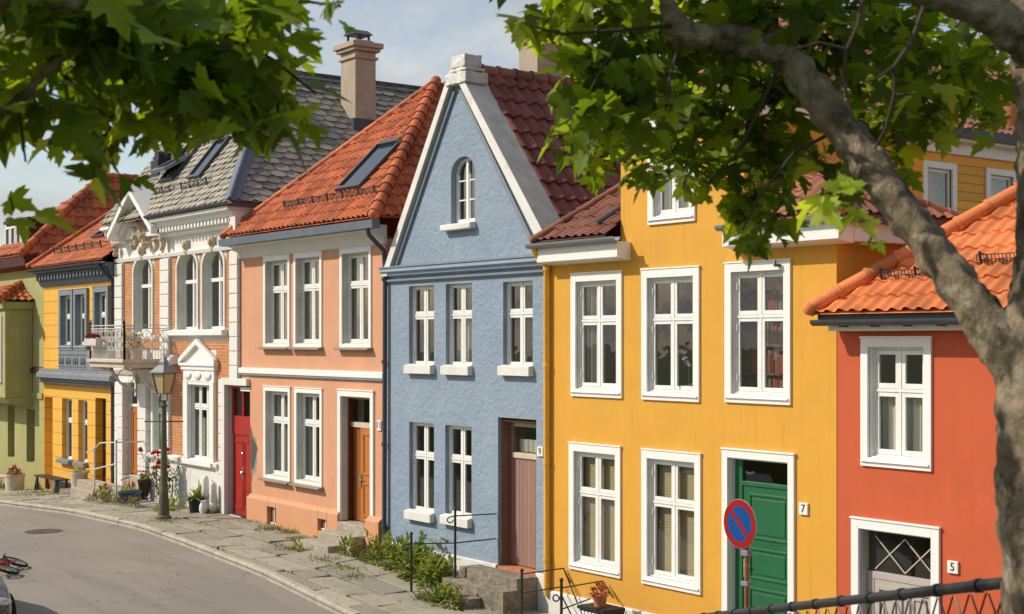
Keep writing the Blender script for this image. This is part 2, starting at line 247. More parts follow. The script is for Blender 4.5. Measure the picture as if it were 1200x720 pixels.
# ------------------------------------------------------------------ mesh builder
class MB:
    def __init__(s): s.v=[]; s.f=[]; s.uv=None
    def add(s,vs,fs):
        o=len(s.v); s.v+= [tuple(p) for p in vs]; s.f+=[tuple(i+o for i in f) for f in fs]; return s
    def box(s,x0,x1,y0,y1,z0,z1):
        return s.add([(x0,y0,z0),(x1,y0,z0),(x1,y1,z0),(x0,y1,z0),(x0,y0,z1),(x1,y0,z1),(x1,y1,z1),(x0,y1,z1)],
            [(0,3,2,1),(4,5,6,7),(0,1,5,4),(1,2,6,5),(2,3,7,6),(3,0,4,7)])
    def prism(s,poly,y0,y1):            # polygon in XZ extruded along Y
        n=len(poly); a=[(x,y0,z) for x,z in poly]+[(x,y1,z) for x,z in poly]
        return s.add(a,[tuple(range(n)),tuple(range(2*n-1,n-1,-1))]+[(i,i+n,(i+1)%n+n,(i+1)%n) for i in range(n)])
    def prismx(s,poly,x0,x1):           # polygon in YZ extruded along X
        n=len(poly); a=[(x0,y,z) for y,z in poly]+[(x1,y,z) for y,z in poly]
        return s.add(a,[tuple(range(n)),tuple(range(2*n-1,n-1,-1))]+[(i,i+n,(i+1)%n+n,(i+1)%n) for i in range(n)])
    def quad(s,a,b,c,d): return s.add([a,b,c,d],[(0,1,2,3)])
    def tube(s,pts,rad,n=8,cap=True):
        pts=[Vector(p) for p in pts]; k=len(pts)
        if not hasattr(rad,'__len__'): rad=[rad]*k
        ring=[]; up=None; o=len(s.v)
        for i,p in enumerate(pts):
            d=((pts[min(i+1,k-1)]-pts[max(i-1,0)])).normalized()
            if up is None:
                up=Vector((0,0,1)) if abs(d.z)<.9 else Vector((1,0,0))
            a=d.cross(up).normalized(); up=a.cross(d).normalized()
            for j in range(n):
                t=2*PI*j/n; s.v.append(tuple(p+(a*math.cos(t)+up*math.sin(t))*rad[i]))
        for i in range(k-1):
            for j in range(n):
                s.f.append((o+i*n+j,o+i*n+(j+1)%n,o+(i+1)*n+(j+1)%n,o+(i+1)*n+j))
        if cap: s.f.append(tuple(o+j for j in range(n-1,-1,-1))); s.f.append(tuple(o+(k-1)*n+j for j in range(n)))
        return s
    def bar(s,a,b,w,h=None):            # square bar between two points
        h=h or w; a=Vector(a); b=Vector(b); d=(b-a).normalized(); up=Vector((0,0,1)) if abs(d.z)<.95 else Vector((0,1,0))
        r=d.cross(up).normalized()*w/2; u=r.cross(d).normalized()*h/2
        return s.add([a-r-u,a+r-u,a+r+u,a-r+u,b-r-u,b+r-u,b+r+u,b-r+u],[(0,1,2,3),(7,6,5,4),(0,4,5,1),(1,5,6,2),(2,6,7,3),(3,7,4,0)])
    def lathe(s,prof,c,n=16,cap=True):
        o=len(s.v); k=len(prof)
        for r,z in prof:
            for j in range(n):
                t=2*PI*j/n; s.v.append((c[0]+r*math.cos(t),c[1]+r*math.sin(t),c[2]+z))
        for i in range(k-1):
            for j in range(n): s.f.append((o+i*n+j,o+i*n+(j+1)%n,o+(i+1)*n+(j+1)%n,o+(i+1)*n+j))
        if cap: s.f.append(tuple(o+j for j in range(n-1,-1,-1))); s.f.append(tuple(o+(k-1)*n+j for j in range(n)))
        return s
    def ball(s,c,r,n=8,m=5):
        if not hasattr(r,'__len__'): r=(r,r,r)
        o=len(s.v); s.v.append((c[0],c[1],c[2]-r[2]))
        for i in range(1,m):
            a=-PI/2+PI*i/m
            for j in range(n): t=2*PI*j/n; s.v.append((c[0]+r[0]*math.cos(a)*math.cos(t),c[1]+r[1]*math.cos(a)*math.sin(t),c[2]+r[2]*math.sin(a)))
        s.v.append((c[0],c[1],c[2]+r[2])); e=len(s.v)-1
        for j in range(n): s.f.append((o,o+1+(j+1)%n,o+1+j)); s.f.append((e,o+1+(m-2)*n+j,o+1+(m-2)*n+(j+1)%n))
        for i in range(m-2):
            for j in range(n): s.f.append((o+1+i*n+j,o+1+i*n+(j+1)%n,o+1+(i+1)*n+(j+1)%n,o+1+(i+1)*n+j))
        return s
    def build(s,name,mat,parent=None,smooth=False,bevel=0,mats=None,pick=None,recalc=True,label=None):
        me=bpy.data.meshes.new(name); me.from_pydata(s.v,[],s.f)
        for mm in ([mat] if mats is None else mats): me.materials.append(M[mm])
        if recalc:
            bm=bmesh.new(); bm.from_mesh(me); bmesh.ops.recalc_face_normals(bm,faces=bm.faces); bm.to_mesh(me); bm.free()
        me.update()
        if pick:
            for p in me.polygons: p.material_index=pick(p)
        if s.uv:
            l=me.uv_layers.new(name='UVMap')
            for p in me.polygons:
                for li in p.loop_indices: l.data[li].uv=s.uv[me.loops[li].vertex_index]
        if smooth:
            me.polygons.foreach_set('use_smooth',[True]*len(me.polygons))
            if smooth!='all': me.set_sharp_from_angle(angle=R(40))
        o=bpy.data.objects.new(name,me); COL.objects.link(o)
        if bevel:
            md=o.modifiers.new('edge','BEVEL'); md.width=bevel; md.segments=2; md.limit_method='ANGLE'; md.angle_limit=R(35)
        if parent is not None: attach(o,parent)
        if label: o['label']=label
        return o
BASE={}
def attach(o,p):
    o.parent=p; o.matrix_parent_inverse=Matrix.Translation(-BASE.get(p.name,Vector((0,0,0))))
def thing(name,label,cat,loc,group=None):
    o=bpy.data.objects.new(name,None); o.empty_display_size=.2; COL.objects.link(o); o.location=loc; BASE[o.name]=Vector(loc)
    o['label']=label; o['category']=cat
    if group: o['group']=group
    return o
def tag(o,label,cat,group=None,kind=None):
    o['label']=label; o['category']=cat
    if group: o['group']=group
    if kind: o['kind']=kind
    return o
def struct(o): o['kind']='structure'; return o
# ------------------------------------------------------------------ building kit
def lerp(a,b,t): return a+(b-a)*t
def interp(tab,x):
    if x<=tab[0][0]: return tab[0][1]
    for (a,b),(c,d) in zip(tab,tab[1:]):
        if x<=c: return lerp(b,d,(x-a)/(c-a))
    return tab[-1][1]
ZG=[(-80,-3.2),(-45,-1.25),(-32,-.42),(-27,-.12),(-22,.1),(-17.5,.17),(-11.2,.03),(-7,-.24),(-2,-.5),(5,-.9),(30,-2.2)]
def zg(x): return interp(ZG,x)          # level of the pavement along the street
def facade(mb,x0,x1,z0,z1,holes=(),y=0.0,clip=()):
    """sheet in the plane Y=y with rectangular openings (hx0,hx1,hz0,hz1,depth); depth>0 adds reveals of the wall itself"""
    xs=sorted({x0,x1,*[h[0] for h in holes],*[h[1] for h in holes]}); zs=sorted({z0,z1,*[h[2] for h in holes],*[h[3] for h in holes]})
    xs=[x for x in xs if x0-1e-6<=x<=x1+1e-6]; zs=[z for z in zs if z0-1e-6<=z<=z1+1e-6]
    for a,b in zip(xs,xs[1:]):
        for c,d in zip(zs,zs[1:]):
            mx,mz=(a+b)/2,(c+d)/2
            if any(h[0]<mx<h[1] and h[2]<mz<h[3] for h in holes): continue
            mb.quad((a,y,c),(b,y,c),(b,y,d),(a,y,d))
    for h in holes:
        if h[4]>0:
            a,b,c,d,e=h
            mb.quad((a,y,c),(a,y,d),(a,y+e,d),(a,y+e,c)); mb.quad((b,y,c),(b,y+e,c),(b,y+e,d),(b,y,d))
            mb.quad((a,y,d),(b,y,d),(b,y+e,d),(a,y+e,d)); mb.quad((a,y,c),(a,y+e,c),(b,y+e,c),(b,y,c))
def ring(mb,x0,x1,z0,z1,w,y0,y1,wb=None,wt=None):   # rectangular frame from four butted members
    wb=w if wb is None else wb; wt=w if wt is None else wt
    mb.box(x0,x0+w,y0,y1,z0,z1); mb.box(x1-w,x1,y0,y1,z0,z1)
    mb.box(x0+w,x1-w,y0,y1,z0,z0+wb); mb.box(x0+w,x1-w,y0,y1,z1-wt,z1)
def drape(x0,x1,z0,z1,y,waves=5,amp=.025,n=40):
    mb=MB(); vs=[];fs=[]
    for i in range(n+1):
        t=i/n; x=lerp(x0,x1,t); yy=y+amp*math.sin(t*waves*2*PI)+amp*.4*math.sin(t*waves*5.1+1)
        vs+=[(x,yy,z0),(x,yy*1+.0,z1)]
    for i in range(n): fs.append((2*i,2*i+2,2*i+3,2*i+1))
    return mb.add(vs,fs)
def window(par,x0,x1,z0,z1,trim=.12,proud=.035,depth=.16,bar=.36,lining='pale_lining',cur=None,sill=None,trim_mat='white_trim',sash='white_sash',cols=2,y=0.0,label=None,ncur='curtain_white',rows=2,fr=.046):
    """casing is the window itself; sash, pane, sill and curtain are its sub-parts"""
    a,b,c,d=x0+trim,x1-trim,z0+trim,z1-trim
    mb=MB()
    if trim>0:
        ring(mb,x0,x1,z0,z1,trim,y-proud,y+.01); w=mb
        mb.box(x0-.012,x1+.012,y-proud-.012,y,z1,z1+.022)
    if lining:
        t=.015; mb.box(a,a+t,y+.012,y+depth,c,d); mb.box(b-t,b,y+.012,y+depth,c,d); mb.box(a+t,b-t,y+.012,y+depth,d-t,d); mb.box(a+t,b-t,y+.012,y+depth,c,c+t)
    else: t=0
    if not mb.v: ring(mb,a,b,c,d,.03,y+depth-.03,y+depth+.03)
    pick=(lambda p: 1 if p.center.y>y+.011 else 0)
    win=mb.build('window',None,par,mats=[trim_mat,lining or sash],pick=pick,bevel=.004,label=label)
    a+=t;b-=t;c+=t;d-=t
    s=MB(); yd=y+depth
    ring(s,a,b,c,d,.022,yd-.02,yd+.05)
    a2,b2,c2,d2=a+.022,b-.022,c+.022,d-.022
    zb=lerp(d2,c2,bar); cw=(b2-a2)/cols
    if cols>1:
        for k in range(1,cols): s.box(a2+k*cw-.018,a2+k*cw+.018,yd-.012,yd+.04,c2,d2)
    if rows>1: s.box(a2,b2,yd-.016,yd+.045,zb-.02,zb+.02)
    pn=MB()
    for k in range(cols):
        xa=a2+k*cw+(.018 if k else 0)+.004; xb=a2+(k+1)*cw-(.018 if k<cols-1 else 0)-.004
        for (za,zc) in (((c2,zb-.02),(zb+.02,d2)) if rows>1 else ((c2,d2),)):
            ring(s,xa,xb,za+.004,zc-.004,fr,yd-.005,yd+.035,wb=fr+.012)
            pn.quad((xa+fr,yd+.015,za+fr),(xb-fr,yd+.015,za+fr),(xb-fr,yd+.015,zc-fr),(xa+fr,yd+.015,zc-fr))
    # hinges
    h=MB()
    for zz in (lerp(c2,d2,.12),lerp(c2,d2,.55),lerp(c2,d2,.9)):
        s.box(a+.03,a+.045,yd-.03,yd-.02,zz-.05,zz+.05); s.box(b-.045,b-.03,yd-.03,yd-.02,zz-.05,zz+.05)
    s.build('sash',sash,win,bevel=.003); pn.build('pane','window_glass',win,recalc=False)
    if sill:
        kind,drop,out,ext=sill; q=MB()
        q.prismx([(y-out,z0-drop),(y+.02,z0-drop),(y+.02,z0+.035),(y-out,z0+.005)],x0-ext,x1+ext); q.build('sill',kind,win,bevel=.006)
    elif trim>0:
        q=MB(); q.prismx([(y-proud-.03,z0+trim*.55),(y-proud-.001,z0+trim*.35),(y-proud-.001,z0+trim*.8)],x0+.03,x1-.03); q.build('sill',trim_mat,win)
    yc=yd+.12
    if cur=='blind':
        q=MB(); n=int((d2-c2)/.042)
        for k in range(n):
            zz=c2+k*.042; q.add([(a2,yc-.010,zz),(b2,yc-.010,zz),(b2,yc-.003,zz+.0415),(a2,yc-.003,zz+.0415)],[(0,1,2,3)])
        q.build('blind','blind_beige',win,recalc=False)
    elif cur=='drapes':
        w=(b2-a2)*.3
        q=drape(a2-.05,a2+w,c2,d2+.05,yc,3); r_=drape(b2-w*.8,b2+.05,c2,d2+.05,yc,3); q.add(r_.v,r_.f); q.build('curtain',ncur,win,recalc=False,smooth='all')
    elif cur=='net':
        drape(a2-.05,b2+.05,c2,lerp(c2,d2,.55),yc,9,.018,80).build('curtain',ncur,win,recalc=False,smooth='all')
    elif cur=='full':
        drape(a2-.05,b2+.05,c2,d2+.05,yc,8,.03,80).build('curtain',ncur,win,recalc=False,smooth='all')
    return win
def clip_convex(bm,planes):
    for co,no in planes:
        g=bm.verts[:]+bm.edges[:]+bm.faces[:]
        bmesh.ops.bisect_plane(bm,geom=g,plane_co=co,plane_no=no,clear_outer=True,dist=1e-5)
def tiled(name,mat,par,org,u,v,poly,period=.24,row=.36,amp=.035,th=.03,seg=8):
    """pantile field: org + u*U + v*V, clipped to the convex polygon poly (U,V) given counter-clockwise"""
    org=Vector(org); u=Vector(u).normalized(); v=Vector(v).normalized(); n=u.cross(v).normalized()
    if n.z<0: n=-n
    us=[p[0] for p in poly]; vs=[p[1] for p in poly]
    k0=math.floor(min(us)/period)-1; k1=math.ceil(max(us)/period)+1; r0=math.floor(min(vs)/row); r1=math.ceil(max(vs)/row)+1
    cols=[]
    for k in range(k0,k1):
        for s in range(seg): cols.append((k+s/seg)*period)
    prof=lambda x:(lambda t:(amp*math.sin(PI*t/.62) if t<.62 else -amp*.28*math.sin(PI*(t-.62)/.38)))((x/period)%1.0)
    bm=bmesh.new(); uvl=bm.loops.layers.uv.new('UVMap')
    rows=[]
    jit=random.Random(len(name)+int(abs(org.x)*10))
    tl={}
    for r in range(r0,r1):
        for fr,w in ((0.0,th),(.5,th*.5),(.985,0.0)):
            line=[]
            for x in cols:
                kk=(math.floor(x/period+1e-6),r)
                if kk not in tl: tl[kk]=(jit.uniform(-.006,.006),jit.uniform(-.008,.008))
                j=tl[kk]
                line.append(bm.verts.new((x+j[1]*.3,(r+fr)*row+(j[1] if fr==0 else 0),prof(x)+w+j[0])))
            rows.append((line,r))
    for (a,ra),(b,rb) in zip(rows,rows[1:]):
        for i in range(len(cols)-1):
            f=bm.faces.new((a[i],a[i+1],b[i+1],b[i])); f.smooth=True
            kc=math.floor((cols[i]+1e-6)/period)+.5
            for lp in f.loops: lp[uvl].uv=(kc,rb+.5 if ra!=rb else ra+.5)
    m=len(poly)
    planes=[]
    for i in range(m):
        a,b=Vector(poly[i]),Vector(poly[(i+1)%m]); d=b-a; planes.append(((a.x,a.y,0),(d.y,-d.x,0)))
    clip_convex(bm,planes)
    mt=Matrix((( u.x,v.x,n.x,org.x),(u.y,v.y,n.y,org.y),(u.z,v.z,n.z,org.z),(0,0,0,1)))
    bm.transform(mt)
    me=bpy.data.meshes.new(name); bm.to_mesh(me); bm.free(); me.materials.append(M[mat])
    me.set_sharp_from_angle(angle=R(50))
    o=bpy.data.objects.new(name,me); COL.objects.link(o); attach(o,par); return o
def slated(name,mat,par,org,u,v,poly,w=.30,h=.2,cl=.27):
    """rows of lapped slates with clipped corners"""
    org=Vector(org); u=Vector(u).normalized(); v=Vector(v).normalized(); n=u.cross(v).normalized()
    if n.z<0: n=-n
    us=[p[0] for p in poly]; vs=[p[1] for p in poly]; bm=bmesh.new(); jr=random.Random(3)
    for r in range(math.floor(min(vs)/h)-1,math.ceil(max(vs)/h)+1):
        off=.5*w*(r%2)
        for k in range(math.floor(min(us)/w)-1,math.ceil(max(us)/w)+2):
            cx=k*w+off+jr.uniform(-.008,.008); y0=r*h+jr.uniform(-.008,.008); hw=w*.485; c=w*cl; t=.034+jr.uniform(-.006,.010); L=h*2.05
            pts=[(cx-hw+c,y0),(cx+hw-c,y0),(cx+hw,y0+c*.75),(cx+hw,y0+L),(cx-hw,y0+L),(cx-hw,y0+c*.75)]
            zf=lambda y:t*(1-(y-y0)/L)*1.6
            top=[bm.verts.new((x,y,zf(y)+.004)) for x,y in pts]; bm.faces.new(top)
            bot=[bm.verts.new((x,y,zf(y)-.014)) for x,y in pts]
            for i in (5,0,1): bm.faces.new((bot[i],bot[(i+1)%6],top[(i+1)%6],top[i]))
    m=len(poly); planes=[]
    for i in range(m):
        a,b=Vector(poly[i]),Vector(poly[(i+1)%m]); d=b-a; planes.append(((a.x,a.y,0),(d.y,-d.x,0)))
    clip_convex(bm,planes)
    bm.transform(Matrix(((u.x,v.x,n.x,org.x),(u.y,v.y,n.y,org.y),(u.z,v.z,n.z,org.z),(0,0,0,1))))
    me=bpy.data.meshes.new(name); bm.to_mesh(me); bm.free(); me.materials.append(M[mat])
    o=bpy.data.objects.new(name,me); COL.objects.link(o); attach(o,par); return o
def deck(mb,pts): mb.add(pts,[tuple(range(len(pts)))])
def ridge(name,mat,par,p0,p1,r=.12,step=.36):
    p0=Vector(p0);p1=Vector(p1); L=(p1-p0).length; n=max(1,round(L/step)); d=(p1-p0)/n; mb=MB(); uv=[]
    for k in range(n):
        a=p0+d*(k-.08); b=p0+d*(k+1)
        s0=len(mb.v); mb.tube([a,a+d*.12,a+d*.13,b],[r*1.16,r*1.16,r*1.03,r*.95],12,False); uv+=[(k+.5,.5)]*(len(mb.v)-s0)
    s0=len(mb.v); mb.ball(p0+d*.0,r*1.05,12,6); uv+=[(.5,.5)]*(len(mb.v)-s0)
    mb.uv=uv; return mb.build(name,mat,par,smooth=True)
def gutter(par,x0,x1,y,z,mat='gutter_grey',r=.07,boxy=False):
    mb=MB()
    if boxy: mb.prismx([(y-r,z-.10),(y+r,z-.10),(y+r,z+.06),(y-r*1.15,z+.06)],x0,x1)
    else:
        pr=[(y-r*math.cos(t),z-r*math.sin(t)) for t in [PI*i/8 for i in range(9)]]; inn=[(yy*.86+y*.14,zz*.86+z*.14+.004) for yy,zz in reversed(pr)]
        mb.prismx(pr+inn,x0,x1)
    return mb.build('gutter',mat,par,smooth=False)
def snow_guard(par,p0,p1,h=.16,gap=.05,mat='black_iron',n=4):
    p0=Vector(p0);p1=Vector(p1); mb=MB(); up=Vector((0,-.25,1)).normalized()
    for k in range(3): mb.bar(p0+up*(h*(.3+.35*k)),p1+up*(h*(.3+.35*k)),.012)
    L=(p1-p0).length; m=int(L/gap)
    for k in range(m+1):
        q=p0.lerp(p1,k/m); mb.bar(q+up*h*.3,q+up*h,.008)
    for k in range(n):
        q=p0.lerp(p1,(k+.1)/(n-.8)); mb.bar(q-up*.02,q+up*(h*1.25),.025); mb.bar(q+Vector((0,.22,.16)),q+up*h*1.1,.018)
    return mb.build('snow_guard',mat,par)
def text(s,size,loc,mat,par,rotz=0,depth=.002,name='numeral'):
    c=bpy.data.curves.new(name,'FONT'); c.body=s; c.size=size; c.align_x='CENTER'; c.align_y='CENTER'; c.extrude=depth
    o=bpy.data.objects.new('tmp',c); COL.objects.link(o)
    me=bpy.data.meshes.new_from_object(o); COL.objects.unlink(o); bpy.data.objects.remove(o)
    me.materials.append(M[mat]); me.name=name
    me.transform(Matrix.Translation(Vector(loc))@Matrix.Rotation(rotz,4,'Z')@Matrix.Rotation(PI/2,4,'X'))
    o=bpy.data.objects.new(name,me); COL.objects.link(o); attach(o,par); return o
def shell(par,x0,x1,z0,z1,depth,mat,right=True,left=True,name='side_wall'):
    mb=MB()
    if right: mb.quad((x1,0,z0),(x1,depth,z0),(x1,depth,z1),(x1,0,z1))
    if left: mb.quad((x0,0,z0),(x0,0,z1),(x0,depth,z1),(x0,depth,z0))
    mb.quad((x0,depth,z0),(x0,depth,z1),(x1,depth,z1),(x1,depth,z0))
    return mb.build(name,mat,par,recalc=False)
def rooms(par,x0,x1,levels,y0=.42,y1=2.4):
    mb=MB(); e=.05
    for a,b in zip(levels,levels[1:]):
        mb.box(x0+e,x1-e,y0,y1,a+.06,a+.12)
        mb.quad((x0+e,y1,a+.12),(x1-e,y1,a+.12),(x1-e,y1,b+.06),(x0+e,y1,b+.06))
    mb.box(x0+e,x1-e,y0,y1,levels[-1]+.06,levels[-1]+.12)
    for x in (x0+e+.01,x1-e-.01): mb.quad((x,y0,levels[0]),(x,y1,levels[0]),(x,y1,levels[-1]),(x,y0,levels[-1]))
    return mb.build('interior_wall','interior',par,recalc=False)
def plate(par,num,x,z,y=-.02,w=.16,h=.16):
    p=MB().box(x-w/2,x+w/2,y-.012,y+.02,z-h/2,z+h/2).build('house_number','plate_white',par,bevel=.004)
    text(num,h*.95,(x,y-.015,z),'black_ink',p); return p
def downpipe(par,pts,mat,r=.045):
    mb=MB(); mb.tube(pts,r,10)
    z0,z1=pts[-1][2],pts[-2][2]; x,y=pts[-1][0],pts[-1][1]
    k=z0+.6
    while k<z1: mb.lathe([(r*1.25,-.03),(r*1.25,.03)],(x,y,k),10); k+=1.6
    return mb.build('downpipe',mat,par,smooth=True)
# ================================================================== RED HOUSE
def hole(x0,x1,z0,z1,t=.06,d=0): return (x0+t,x1-t,z0+t,z1-t,d)
H=thing('house','brick red two storey house number 5 with bright orange tiled roof and grey door','house',(2.6,0,-.75),'terraced houses along the street')
red=H
mb=MB(); ho=[hole(.42,1.51,2.60,4.24),(.36,1.54,-.8,1.84,0),hole(3.3,4.4,2.6,4.24)]
facade(mb,0.012,6.2,-1.6,4.5,ho); mb.build('wall','red_wall',H,recalc=False)
shell(H,.012,6.2,-1.6,4.5,8,'red_wall',left=False); rooms(H,0,6.2,[-.75,2.0,4.3])
window(H,.42,1.51,2.60,4.24,trim=.115,depth=.085,bar=.385,lining='white_trim',fr=.055,cur='net')  # pale net added in place of sill items and reflections in the lower panes
window(H,3.3,4.4,2.60,4.24,trim=.115,depth=.14,bar=.385,lining='white_trim',fr=.055)
def door_casing(par,x0,x1,z0,z1,t,mat='white_trim',lining='pale_lining',depth=.28,proud=.04,top=None):
    mb=MB(); tt=top or t
    mb.box(x0,x0+t,-proud,.01,z0,z1); mb.box(x1-t,x1,-proud,.01,z0,z1); mb.box(x0+t,x1-t,-proud,.01,z1-tt,z1)
    mb.box(x0-.015,x1+.015,-proud-.015,0,z1,z1+.025)
    mb.box(x0+t-.002,x0+t+.022,.012,depth,z0,z1-tt); mb.box(x1-t-.022,x1-t+.002,.012,depth,z0,z1-tt); mb.box(x0+t+.022,x1-t-.022,.012,depth,z1-tt-.02,z1-tt)
    return mb.build('door_frame',None,par,mats=[mat,lining],pick=lambda p:1 if p.center.y>.0115 else 0,bevel=.004)
f=door_casing(H,.27,1.63,-.75,1.91,.12,depth=.15,lining='grey_door')
d=MB(); d.box(.42,1.48,.11,.16,1.15,1.24); d.box(.42,.52,.11,.16,-.7,1.15)
d.box(.52,1.48,.12,.16,-.7,1.15)
for a,b in ((.56,.97),(1.03,1.44)):
    ring(d,a,b,-.6,1.08,.06,.095,.12); ring(d,a+.1,b-.1,-.5,.98,.025,.10,.12)
d=d.build('door','grey_door',H,bevel=.004)
tr=MB(); 

for xa,xb in ((.53,1.0),(1.0,1.47)): tr.bar((xa,.13,1.27),(xb,.13,1.70),.016); tr.bar((xa,.131,1.70),(xb,.131,1.27),.016)
tr.build('lattice','grey_door',d); MB().quad((.42,.15,1.24),(1.48,.15,1.24),(1.48,.15,1.78),(.42,.15,1.78)).build('transom_pane','window_glass',d,recalc=False)
plate(H,'5',1.82,1.47,w=.15,h=.15)
mb=MB(); mb.prismx([(-.2,4.33),(0,4.33),(0,4.55),(-.3,4.55),(-.3,4.44),(-.2,4.42)],.03,6.2); mb.build('eave_board','white_trim',H,bevel=.004)
gutter(H,-.08,6.3,-.36,4.47,'gutter_grey',.075)
mb=MB(); mb.box(-.05,6.3,-.31,-.285,4.43,4.60)
for k in range(8): mb.bar((.35+k*.5,-.36,4.39),(.35+k*.5,-.2,4.39),.02)
mb.build('fascia','gutter_grey',H)
TP=.81; e=(-.08,-.38,4.56); sl=math.hypot(1,TP)
poly=[(0,0),(6.5,0),(6.5,3.6*sl),(3.6,3.6*sl)]
mb=MB(); mb.quad((-.08,-.38,4.545),(6.4,-.38,4.545),(6.4,3.3,4.545+3.68*TP),(3.6,3.3,4.545+3.68*TP)); mb.quad((-.08,-.38,4.545),(3.6,3.3,4.545+3.68*TP),(3.6,4.4,4.545+3.68*TP),(-.08,8,4.545))
mb.build('roof_deck','tile_bright',H,recalc=False)
tiled('roof','tile_bright',H,e,(1,0,0),(0,1,TP),poly,period=.205,row=.31,amp=.034,th=.032)
ridge('hip_tiles','tile_bright',H,(-.1,-.4,4.63),(3.6,3.3,4.63+3.7*TP),.095,.42)
snow_guard(H,(.60,.12,4.93),(1.24,.12,4.93),h=.17,n=2); snow_guard(H,(1.95,.3,5.08),(3.6,.3,5.08),h=.17,n=4)
# ================================================================== YELLOW HOUSE
H=thing('house','golden yellow three storey house number 7 with white framed windows and green door','house',(-3,0,-.5),'terraced houses along the street')
yel=H; ZE=5.6
W=[(-5.50,-4.25,3.31,5.28),(-3.79,-2.54,3.31,5.28),(-2.02,-.78,3.33,5.30),(-5.55,-4.28,.51,2.55),(-3.79,-2.51,.51,2.55)]
mb=MB(); facade(mb,-6.17,0,.07,ZE,[hole(*w) for w in W]+[(-1.98,-.80,.07,2.58,0)]); 
facade(mb,-4.30,-1.665,ZE,7.45,[hole(-3.65,-2.63,5.955,7.2)])
mb.quad((-1.665,0,5.5),(-1.665,4,5.5),(-1.665,4,7.45),(-1.665,0,7.45)); mb.quad((-4.3,0,5.5),(-4.3,0,7.45),(-4.3,4,7.45),(-4.3,4,5.5))
mb.build('wall','yellow_wall',H,recalc=False)
shell(H,-6.17,0,-.8,ZE,9,'yellow_wall'); rooms(H,-6.15,-.02,[-.4,2.75,5.5])
MB().box(-4.25,-1.7,1.6,1.65,5.62,7.4).build('attic_partition','interior',H)
for xa,xb in ((-6.17,-1.93),(-.85,0)): MB().prismx([(-.05,-1.2),(.02,-1.2),(.02,.085),(-.03,.085),(-.05,.06)],xa,xb).build('plinth','white_plinth',H)
for w in W[:2]: window(H,*w,trim=.125,bar=.36,depth=.065,cur='drapes' if w is W[0] else None,ncur='curtain_grey')
window(H,*W[2],trim=.125,bar=.36,depth=.065)
for w in W[3:]: window(H,*w,trim=.125,bar=.36,depth=.065,cur='blind')
window(H,-3.65,-2.63,5.955,7.2,trim=.12,bar=.3,depth=.07,cur='full',ncur='curtain_grey')
f=door_casing(H,-2.07,-.71,-.3,2.66,.11,depth=.16)
d=MB(); d.box(-1.94,-.84,.10,.15,2.16,2.22); d.box(-1.94,-1.80,.10,.16,.02,2.16); d.box(-1.94,-1.80,.10,.16,2.22,2.53)
d.box(-1.80,-.84,.12,.17,.02,2.16)
for za,zc in ((1.42,2.06),(.86,1.30),(.12,.74)): ring(d,-1.68,-.93,za,zc,.035,.102,.12); d.box(-1.61,-1.0,.108,.12,za+.07,zc-.07)
d=d.build('door','green_door',H,bevel=.006)
h=MB(); h.box(-1.765,-1.725,.085,.12,.86,1.12); h.bar((-1.745,.07,1.03),(-1.62,.07,1.03),.022); h.bar((-1.745,.12,1.03),(-1.745,.07,1.03),.02); h.build('handle','chrome',d,bevel=.003)
MB().quad((-1.8,.14,2.22),(-.84,.14,2.22),(-.84,.14,2.54),(-1.8,.14,2.54)).build('transom_pane','window_glass',d,recalc=False)
plate(H,'7',-.55,1.95,w=.15,h=.16)
MB().box(-2.2,-.6,-.42,-.052,-.7,-.02).build('doorstep','stone_step',H,bevel=.012)
# eaves: short roof over the left bay, longer one wrapping the right corner
mb=MB(); mb.prismx([(-.28,5.49),(0,5.44),(0,5.73),(-.28,5.73)],-6.08,-4.06)
mb.build('left_eave_box','white_trim',H,bevel=.006)
mb=MB(); mb.prismx([(-.30,5.52),(0,5.47),(0,5.76),(-.30,5.76)],-1.80,.29); mb.box(.004,.30,0.001,3.3,5.50,5.76); mb.build('right_eave_box','white_trim',H,bevel=.006)
gutter(H,-6.2,-3.98,-.36,5.79,'zinc',.075); gutter(H,-1.82,.36,-.36,5.81,'zinc',.075)
mb=MB(); mb.box(.30,.42,-.3,3.3,5.74,5.83); mb.build('side_gutter','gutter_grey',H)
tp=.72; s=math.hypot(1,tp)
tiled('roof','tile_brown',H,(-6.05,-.34,5.84),(1,0,0),(0,1,tp),[(0,0),(1.75,0),(1.75,2.9*s)],period=.2,row=.3,amp=.03,th=.025)
mb=MB(); mb.add([(-6.05,-.33,5.82),(-4.3,-.33,5.82),(-4.3,2.5,5.82+2.83*tp)],[(0,1,2)]); mb.add([(-6.05,-.33,5.82),(-4.3,2.5,5.82+2.83*tp),(-6.05,2.5,5.5)],[(0,1,2)]); mb.build('roof_deck','tile_brown',H,recalc=False)
ridge('hip_tiles','tile_brown',H,(-6.05,-.36,5.86),(-4.35,2.45,5.86+2.8*tp),.07,.3)
mb=MB(); mb.tube([(-4.75,-.1,6.06),(-4.36,.62,6.58)],.05,8); mb.build('roof_roll','gutter_grey',H)
